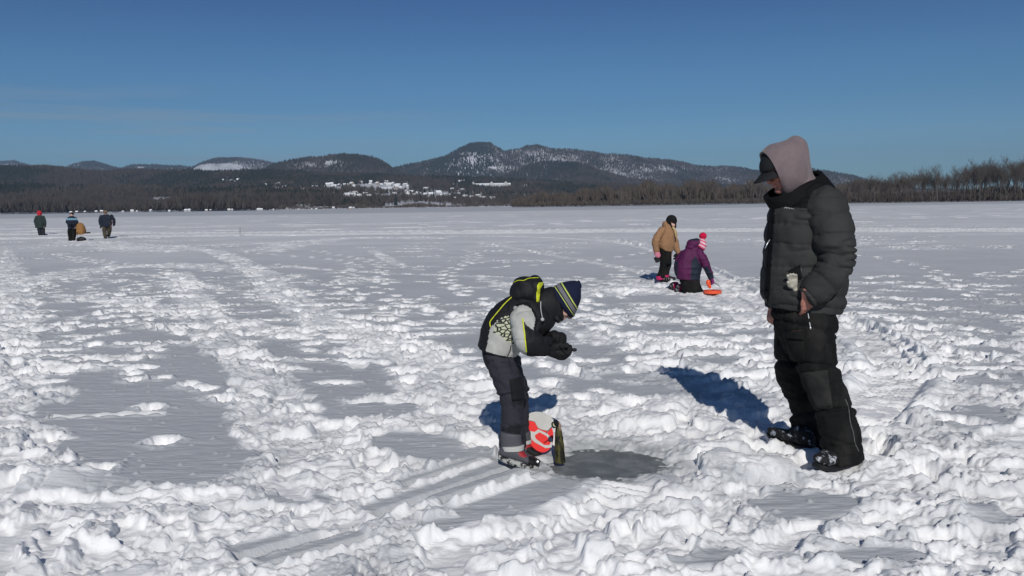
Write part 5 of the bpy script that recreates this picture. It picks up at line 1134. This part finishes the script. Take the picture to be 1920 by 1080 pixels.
s = Soup(); s.el([(1040, 866, 1060, 866, YT, 10), (1040, 852, 1059, 852, YT, 9.5), (1040, 830, 1057, 830, YT, 8.5), (1041, 812, 1054, 811, YT, 6.5), (1042, 800, 1051, 799, YT, 4.5)], 50, 40, caps=(.12, .4)); me = s.mesh("case"); wrinkle(me, .0012, (40, 40, 14), 77); part("case", me, OLV, tube)
def drum(cx, cy, Yc, r_, w_, ax, m, name, parent):
    c = P(cx, cy, Yc); ax = Vector(ax).normalized(); k = Yc / FPX; s = Soup(); s.tubew([(*(c - ax * w_ * k), r_ * k), (*(c + ax * w_ * k), r_ * k)], 2, 24, caps=(.15, .15)); return part(name, s.mesh(name), m, parent)
ax = (.80, -.5, .35)
reel = drum(1038, 797, YT - .02, 6.2, 1.0, ax, RUB, "reel", tube); drum(1039.5, 796.5, YT - .023, 4.6, 2.6, ax, mat("line_cream", (.62, .60, .36), rough=.6), "line_spool", reel); drum(1043, 793, YT - .028, 6.4, 1.6, ax, RUB, "reel_foot", reel)
s = Soup(); s.tube([(1047, 792, YT - .01, 2.4), (1049, 797, YT - .01, 3.0), (1050, 806, YT - .01, 2.2)], 6, 10); part("cork_grip", s.mesh("cork_grip"), mat("cork", (.30, .20, .15), rough=.9), tube)
s = Soup(); s.tube([(1024, 812, YT + .02, .9), (1034, 801, YT, 1.1)], 3, 8); part("reel_crank", s.mesh("reel_crank"), STEEL, reel)
# ------------------------------------------------------------------ the two girls at the next hole
def Z4(q): return [(1180 + a / 6, 390 + b / 6) for a, b in q]
Y1 = G(1243, 527).y; g1 = G(1243, 528)
girl = empty("person", (g1.x, g1.y, 0), "child in a black balaclava and tan hooded jacket standing behind the kneeling one", "person")
TAN = mat("canvas_tan", (.30, .165, .085), rough=.85, bump=.2, bscale=120, var=.06, vscale=6)
s = Soup(); head(s, P(1259.5, 415, Y1), (.62, -.62, -.5), (.3, -.1, .9), .80, neck=P(1251, 434, Y1))
s.el([(1240, 468, 1258, 470, Y1, 9), (1238, 450, 1262, 452, Y1, 10), (1240, 434, 1262, 436, Y1, 10), (1246, 428, 1258, 430, Y1, 6)], 8, 14)
s.tube([(1246, 470, Y1, 7), (1244, 497, Y1, 5), (1241, 523, Y1, 4)], 6, 10); s.tube([(1254, 470, Y1 + .1, 7), (1253, 497, Y1 + .1, 5), (1247, 521, Y1 + .1, 4)], 6, 10)
s.tube([(1238, 434, Y1 - .1, 5), (1229, 455, Y1 - .15, 4), (1232, 474, Y1 - .12, 3)], 6, 8); s.tube([(1263, 436, Y1 + .1, 5), (1266, 455, Y1 + .1, 4), (1271, 474, Y1, 3)], 6, 8)
part("body", fused("body", s, .012, 3), SKINP, girl)
s = Soup(); s.el([(1237, 467, 1260, 472, Y1, 13), (1232, 460, 1263, 464, Y1, 15), (1232, 448, 1264, 452, Y1, 15), (1235, 436, 1265, 440, Y1, 14), (1241, 426, 1265, 431, Y1, 11), (1246, 418, 1262, 428, Y1, 7)], 30, 30, caps=(.2, .4))
s.tube([(1241, 432, Y1 - .10, 7), (1232, 445, Y1 - .16, 7), (1229, 457, Y1 - .17, 6.5), (1231, 471, Y1 - .14, 5)], 18, 16); s.tube([(1262, 436, Y1 + .08, 6), (1266, 452, Y1 + .08, 5.5), (1268, 463, Y1 + .03, 5.2), (1272, 474, Y1, 4.5)], 18, 16)
s.ball(1247, 424, Y1, 5, 9, 9)
me = fused("jacket", s, .011, 3); wrinkle(me, .012, (7, 7, 12), 81); part("jacket", me, TAN, girl)
s = Soup(); s.el([(1236, 466, 1258, 470, Y1, 12), (1237, 478, 1258, 480, Y1, 12), (1239, 492, 1259, 492, Y1, 10)], 12, 20)
s.el([(1237, 470, 1250, 474, Y1 - .08, 9), (1238, 495, 1250, 495, Y1 - .1, 8), (1235, 508, 1248, 508, Y1 - .12, 8), (1232, 517, 1247, 519, Y1 - .14, 8)], 18, 16); s.el([(1244, 470, 1258, 474, Y1 + .08, 9), (1246, 492, 1259, 493, Y1 + .08, 8), (1243, 506, 1256, 507, Y1 + .08, 7), (1240, 517, 1253, 519, Y1 + .06, 7)], 18, 16)
me = fused("trousers", s, .011, 2); wrinkle(me, .010, (8, 8, 14), 82); part("trousers", me, TROU, girl)
s = Soup(); s.ball(1259, 413.5, Y1, 10.6, 10.8, 10.5); s.ball(1261, 423, Y1 - .02, 7.5, 8, 8); s.ball(1260, 428, Y1, 5, 5, 6)
me = fused("balaclava", s, .008, 4); paint(me, [(1, Z4([(470, 162), (512, 182), (512, 206), (478, 196)]))]); part("balaclava", me, [mat("fleece_black", (.008, .008, .008), rough=.95), SKINP], girl)
s = Soup(); s.tube([(1262, 426, Y1 - .12, 2.2), (1266, 434, Y1 - .13, 2.8), (1267, 443, Y1 - .12, 1.4)], 10, 10); s.tube([(1264, 428, Y1 - .10, 2), (1268, 438, Y1 - .1, 2.2), (1269, 447, Y1 - .1, 1)], 10, 10); me = fused("hair", s, .006, 1); part("hair", me, mat("hair_blond", (.50, .36, .18), rough=.6, bump=.5, bscale=90, var=.2, vscale=60, stretch=(1, 1, .15)), girl)
PINK = mat("pink_cuff", (.62, .20, .27), rough=.7); MAG = mat("magenta_boot", (.52, .02, .12), rough=.6); BW = mat("glove_black_and_white", (.012, .012, .014), rough=.7, col2=(.55, .55, .57), vscale=11, v0=.60, v1=.64)
def glv(a, b, c, d, Yc, k, m=BW, parent=girl, side=1, n_=(0, -.5, -.3), cu=.5):
    w = P(a, b, Yc); glove(w, P(c, d, Yc) - w, n_, side, k, vox=.009, m=m, parent=parent, curl=cu, cuff=.042, thick=2.0)
s = Soup(); s.tube([(1230, 468, Y1 - .14, 5.5), (1233, 479, Y1 - .13, 5.8)], 4, 14); part("cuff", s.mesh("cuff"), PINK, girl)
glv(1232, 478, 1234, 494, Y1 - .14, .95); glv(1271, 476, 1266, 490, Y1, .85, n_=(-.6, -.3, 0))
for a, b, dy in [(1237, 521, -.14), (1247, 520, .05)]:
    h_ = G(a - 2, b + 6); b_ = boot(h_, h_ + Vector((.20, -.10, 0)), .82, SNOWY, RUB, girl, h=.10)
    s = Soup(); s.tube([(a, b - 3, Y1 + dy, 7.4), (a + 1, b + 2, Y1 + dy, 7.0)], 5, 16, caps=(.3, .3)); part("boot_cuff", s.mesh("boot_cuff"), MAG, b_)

Y2 = G(1295, 548).y; g2 = G(1295, 548)
girl2 = empty("person", (g2.x, g2.y, 0), "child kneeling in a purple jacket and pink striped pompom hat beside an orange disc", "person")
PUR = mat("jacket_purple", (.085, .010, .060), rough=.7, bump=.2, bscale=150, var=.08, vscale=5); NVY = mat("jacket_navy", (.012, .020, .034), rough=.7, bump=.2, bscale=150)
s = Soup(); head(s, P(1315, 463, Y2 + .02), (.55, .55, -.62), (.2, 0, .9), .82, neck=P(1306, 474, Y2))
s.el([(1275, 525, 1311, 527, Y2, 12), (1274, 495, 1312, 497, Y2, 13), (1284, 473, 1315, 477, Y2, 13), (1298, 468, 1312, 474, Y2, 7)], 10, 14)
s.tube([(1287, 525, Y2, 7), (1292, 538, Y2, 5), (1280, 538, Y2 + .15, 3)], 8, 10); s.tube([(1300, 525, Y2, 7), (1303, 538, Y2, 5), (1290, 540, Y2 + .2, 3)], 8, 10)
s.tube([(1314, 478, Y2 - .1, 6), (1322, 500, Y2 - .12, 5), (1332, 520, Y2 - .1, 3)], 8, 8); s.tube([(1278, 482, Y2 + .1, 6), (1272, 500, Y2 + .1, 5), (1274, 520, Y2, 4)], 8, 8)
part("body", fused("body", s, .012, 3), SKINP, girl2)
s = Soup(); s.el([(1269, 522, 1312, 523, Y2, 17), (1267, 508, 1314, 508, Y2, 18), (1270, 492, 1316, 492, Y2, 18), (1276, 478, 1319, 480, Y2, 17), (1285, 467, 1319, 472, Y2, 14), (1296, 460, 1316, 468, Y2, 9)], 40, 36, caps=(.15, .5), pw=2.3)
s.tube([(1311, 474, Y2 - .1, 8), (1320, 488, Y2 - .13, 8), (1326, 502, Y2 - .13, 7), (1333, 519, Y2 - .1, 5.5)], 20, 16); s.tube([(1281, 477, Y2 + .08, 8), (1272, 492, Y2 + .1, 7), (1270, 506, Y2 + .06, 6), (1273, 518, Y2, 5)], 18, 14)
me = fused("jacket", s, .010, 3); wrinkle(me, .013, (6, 6, 10), 83)
paint(me, [(1, Z4([(745, 540), (800, 640), (815, 700), (800, 810), (690, 810), (700, 600)])), (1, Z4([(510, 600), (545, 600), (540, 800), (510, 800)])), (1, Z4([(800, 670), (885, 660), (960, 790), (870, 810)]))]); part("jacket", me, [PUR, NVY], girl2)
s = Soup(); s.ball(1300, 458, Y2, 13, 10, 13); s.ball(1294, 463, Y2, 9, 6, 13); s.ball(1307, 455, Y2, 8, 8, 12)
me = fused("hood", s, .010, 4); wrinkle(me, .008, (8, 8, 8), 84); paint(me, [(1, lambda a, b, c: b < 451)]); part("hood", me, [PUR, NVY], girl2)
s = Soup(); s.el([(1307, 460, 1321, 469, Y2 - .05, 9), (1309, 455, 1324, 463, Y2 - .05, 9.5), (1311, 449, 1324, 455, Y2 - .05, 8), (1314, 446, 1321, 449, Y2 - .05, 4.5)], 40, 30, caps=(.2, .7)); T = np.array(s.T); me = s.mesh("hat"); ft = np.array([T[list(p.vertices)].mean() for p in me.polygons])
me.polygons.foreach_set('material_index', (np.floor(ft * 7).astype(np.int32) % 2)); hat_ = part("hat", me, [mat("knit_pink", (.66, .09, .18), rough=.9, bump=.4, bscale=120), mat("knit_pale_pink", (.75, .55, .58), rough=.9, bump=.4, bscale=120)], girl2)
s = Soup(); s.ball(1318, 442.5, Y2 - .05, 7, 6.5, 7); me = s.mesh("pompom"); co, no = co_no(me); set_co(me, co + no * (.008 * vn3(co * 90, 1, 3))[:, None]); part("pompom", me, mat("pompom_crimson", (.60, .01, .06), rough=1, bump=1, bscale=90), hat_)
s = Soup(); s.el([(1273, 518, 1311, 520, Y2, 15), (1276, 530, 1312, 530, Y2, 17), (1278, 540, 1315, 540, Y2 - .05, 16), (1283, 550, 1318, 553, Y2 - .1, 12)], 20, 30, caps=(.3, .3)); s.tube([(1308, 540, Y2 - .15, 7), (1314, 548, Y2 - .2, 5)], 5, 10)
s.tube([(1290, 545, Y2 - .05, 7), (1278, 540, Y2 + .2, 6), (1270, 536, Y2 + .35, 5)], 8, 12)
me = fused("trousers", s, .011, 2); wrinkle(me, .010, (7, 7, 12), 85); part("trousers", me, TROU, girl2)
mt = mat("mitten_purple", (.20, .03, .13), rough=.8); glv(1333, 521, 1338, 531, Y2 - .1, .85, m=mt, parent=girl2, n_=(-.5, -.2, -.3), cu=.8)
for a, b, yy in [(1262, 537, .25), (1273, 541, .12)]:
    s = Soup(); s.tube([(a + 6, b - 4, Y2 + yy, 5), (a, b - 2, Y2 + yy, 6.5), (a - 3, b + 4, Y2 + yy, 5)], 10, 16); me = fused("boot", s, .008, 2); paint(me, [(1, lambda x_, y_, c, a=a: (x_ < a + 1))]); part("boot", me, [MAG, SNOWY], girl2)
OR = mat("plastic_orange", (.85, .10, .03), rough=.4, spec=.5)
tg = G(1336, 549, .03); tip = empty("tip_up", (tg.x, tg.y, .0), "flat orange disc with an upright orange stem set on the snow by the kneeling child", "tip-up")
kf = tg.y / FPX; s = Soup(); s.tubew([(*(tg + Vector((0, 0, .0))), 17 * kf), (*(tg + Vector((0, 0, .035))), 17 * kf)], 2, 36, caps=(.12, .12)); part("disc", s.mesh("disc"), OR, tip)
s = Soup(); p0 = P(1331, 546, tg.y - .02); s.tubew([(*p0, .012), (*P(1331, 535, tg.y - .02), .010)], 3, 10); part("stem", s.mesh("stem"), mat("plastic_pale", (.7, .45, .4), rough=.5), tip)
s = Soup(); s.tubew([(*P(1331, 538, tg.y - .02), .026), (*P(1328, 531, tg.y - .02), .036), (*P(1328, 528, tg.y - .02), .034)], 8, 16); part("flag_spool", s.mesh("flag_spool"), OR, tip)
s = Soup(); s.tube([(1338, 529, Y2 - .12, 1.2), (1350, 537, Y2 - .2, .8)], 4, 8); sk = link("skimmer", s.mesh("skimmer"), None, STEEL); tag(sk, "thin grey rod in the kneeling child's mitten, pointing down at the snow", "rod")

# ------------------------------------------------------------------ four people far out on the left
def Z5(a, b): return (40 + a / 9.6, 380 + b / 9.6)
def far_person(Yf, foot, label, headp, coat, legs, arms, mats_, k=.95, face=(0, -1, -.1), hatrows=None, extra=None, seed=0):
    g = G(*foot); r = empty("person", (g.x, g.y, 0), label, "person"); Yc = g.y
    s = Soup(); head(s, P(*headp, Yc), face, (0, 0, 1), k, neck=P(headp[0], headp[1] + 5.5, Yc)); s.el([(a, b, c, d, Yc, e * .45) for a, b, c, d, e in coat], 8, 12)
    for L_ in legs: s.tube([(a, b, Yc + o_, max(rd - 1.5, .6)) for a, b, rd, o_ in L_], 6, 8)
    for A_ in arms: s.tube([(a, b, Yc + o_, max(rd - .8, .6)) for a, b, rd, o_ in A_], 6, 8)
    part("body", fused("body", s, .025, 2), SKINP, r)
    s = Soup(); s.el([(a + .8, b, c - .8, d, Yc, e * .85) for a, b, c, d, e in coat], 16, 20, caps=(.2, .4), pw=2.1)
    for A_ in arms: s.tube([(a, b, Yc + o_, rd) for a, b, rd, o_ in A_[:-1]] + [tuple((A_[-1][0], A_[-1][1] - .8, Yc + A_[-1][3], A_[-1][2]))], 8, 12)
    me = fused("coat", s, .022, 2); wrinkle(me, .02, (5, 5, 8), 90 + seed)
    if extra: paint(me, extra)
    part("coat", me, mats_[0], r)
    s = Soup()
    for L_ in legs: s.tube([(L_[0][0], L_[0][1] - 4, Yc, L_[0][2] + .4)] + [(a, b, Yc + o_, rd) for a, b, rd, o_ in L_], 12, 12, caps=(1, .3))
    me = fused("trousers", s, .022, 2); wrinkle(me, .018, (5, 5, 8), 95 + seed); part("trousers", me, mats_[1], r)
    hx, hy = headp; s = Soup()
    for row in (hatrows or []): s.ball(hx + row[0], hy + row[1], Yc + row[5], row[2], row[3], row[4])
    part("hat" if mats_[3] == 0 else "hood", fused("hat", s, .016, 2), mats_[2], r)
    for L_ in legs:
        a, b, rd, o_ = L_[-1]; q = G(a, b + .8); bb = Soup(); bb.ell(q + Vector((0, -.06, .05)), (Vector((.055, 0, 0)), Vector((0, .14, 0)), Vector((0, 0, .055))), 8, 12); part("boot", bb.mesh("boot"), RUB, r)
    for A_ in arms:
        a, b, rd, o_ = A_[-1]; w = P(a, b - .8, Yc + o_); ss = Soup(); hand(ss, w, (0, -.2, -1), (0, -1, 0), side=1, k=.9, curl=.6, thick=1.8); part("glove", fused("glove", ss, .012, 1), GLV, r)
    return r
DG = mat("coat_dark_green", (.022, .035, .032), rough=.85); DN = mat("coat_dark_navy", (.012, .017, .032), rough=.8); LB = mat("coat_light_blue", (.16, .30, .40), rough=.8); OL = mat("trousers_olive", (.055, .045, .030), rough=.9, var=.2, vscale=6); RD = mat("hood_red", (.45, .02, .035), rough=.9); CM = mat("cap_camo", (.16, .11, .07), rough=.9, var=.4, vscale=16); SN = mat("trousers_slate", (.018, .020, .028), rough=.9)
far_person(0, (78, 441), "person standing in a red hood and dark green coat, leftmost of the far group", (74, 400), [(68, 427, 83, 427, 6), (67, 418, 84, 418, 6), (67, 409, 82, 409, 6), (70, 404, 79, 404, 4)],
           [[(73, 424, 3.6, 0), (74, 433, 3.2, 0), (75, 440, 3, 0)], [(80, 424, 3.4, .05), (81, 433, 3, .05), (82, 440, 2.8, .05)]], [[(69, 407, 2.6, 0), (66, 415, 2.4, -.05), (68, 425, 2, -.08)], [(81, 407, 2.6, 0), (84, 415, 2.2, -.05), (85, 424, 2, -.05)]], (DG, SN, RD, 1), hatrows=[(0, -.8, 4.6, 4.6, 4.6, .02), (0, 3, 3.6, 3, 3.6, 0)], seed=1)
far_person(0, (135, 452), "person facing us in a dark jacket with a light blue chest band and black trousers", (134.5, 403), [(127, 428, 142, 428, 6), (126, 418, 143, 418, 6.5), (127, 410, 142, 410, 6), (130, 406, 139, 406, 4)],
           [[(131, 424, 4.0, 0), (131, 438, 3.6, 0), (132, 451, 3, 0)], [(138, 424, 4.0, .05), (139, 438, 3.6, .05), (138, 450, 3, .05)]], [[(129, 410, 2.8, 0), (126, 417, 2.6, -.12), (132, 420, 2, -.3)], [(141, 410, 2.8, 0), (144, 417, 2.6, -.12), (139, 420, 2, -.3)]], ([DN, LB], TROU, mat("hat_dark_brown", (.02, .015, .013), rough=.9), 0), hatrows=[(0, -1.8, 3.8, 3.0, 4.2, .03)], extra=[(1, lambda a, b, c: (b > 409) & (b < 412.5))], seed=2)
far_person(0, (201, 447), "person walking toward us in a navy jacket, camouflage cap and olive trousers", (197.5, 399), [(191, 425, 209, 425, 6), (189, 416, 211, 416, 6.5), (189, 407, 210, 407, 6.5), (193, 403, 205, 403, 4.5)],
           [[(196, 423, 4.4, 0), (196, 434, 3.6, -.1), (198, 446, 2.6, -.2)], [(205, 423, 4.4, .05), (205, 434, 3.6, .15), (203, 443, 2.6, .25)]], [[(190, 406, 3.0, 0), (187.5, 415, 2.6, -.05), (189.5, 425, 2, -.1)], [(209, 405, 3.0, 0), (213.5, 412, 2.6, .05), (214, 421, 2, .05)]], (DN, OL, CM, 0), hatrows=[(0, -1.8, 4.0, 3.0, 4.4, .0), (-1, -.6, 3.8, 1.0, 3, -.1)], seed=3)
# the kneeling one
gk = G(152, 440); kn = empty("person", (gk.x, gk.y, 0), "person kneeling in a tan canvas coat beside the one with the blue chest band", "person"); Yk = gk.y
s = Soup(); head(s, P(143.5, 424, Yk - .1), (-.8, -.2, -.6), (-.5, 0, .8), .95, neck=P(148, 423, Yk)); s.tube([(148, 421, Yk, 4), (154, 428, Yk, 5), (153, 436, Yk, 4)], 6, 10); s.tube([(153, 436, Yk, 3), (150, 439, Yk, 2), (160, 438.5, Yk, 1.6)], 6, 8); part("body", fused("body", s, .03, 2), SKINP, kn)
s = Soup(); s.el([(142, 424, 146, 418, Yk, 4.5), (143, 431, 152, 418, Yk, 6.5), (145, 437, 157, 422, Yk, 7.5), (149, 439.5, 160, 430, Yk, 7.5), (152, 439.5, 160, 437, Yk, 6.5)], 18, 20, caps=(.4, .4)); s.tube([(146, 426, Yk - .15, 2.8), (144, 433, Yk - .2, 2.4), (143, 438, Yk - .25, 2)], 8, 10)
me = fused("coat", s, .022, 2); wrinkle(me, .025, (5, 5, 8), 99); part("coat", me, mat("canvas_ochre", (.27, .14, .05), rough=.9), kn)
s = Soup(); s.ball(143, 422, Yk - .1, 3.6, 3, 3.6); part("hat", s.mesh("hat"), mat("hat_dark_brown", (.02, .015, .013)), kn)
for dx_, yy in ((165, 0), (162, .25)):
    s = Soup(); s.tube([(dx_ - 3, 437.5, Yk + yy, 1.8), (dx_, 438, Yk + yy, 2), (dx_ + 2.5, 436.5, Yk + yy, 1.7)], 6, 10); part("boot", s.mesh("boot"), RUB, kn)
# dark gear bag on the snow and a thin marker stick
gb = G(153, 452, .0); s = Soup(); s.tubew([(gb.x - .14, gb.y, .09, .11), (gb.x, gb.y, .10, .13), (gb.x + .15, gb.y, .08, .10)], 8, 14); bagm = fused("gear_bag", s, .02, 1); wrinkle(bagm, .02, (9, 9, 9), 101)
bag = link("gear_bag", bagm, None, RUB); tag(bag, "small dark bag lying on the snow right of the person with the blue chest band", "bag")
gs = G(450, 440, 0); s = Soup(); s.tubew([(gs.x, gs.y, -.1, .018), (gs.x + .02, gs.y, .42, .014)], 3, 8); st = link("marker_stick", s.mesh("marker_stick"), None, mat("stick_brown", (.10, .05, .03))); tag(st, "thin dark stick standing alone in the snow right of the far group", "stick")
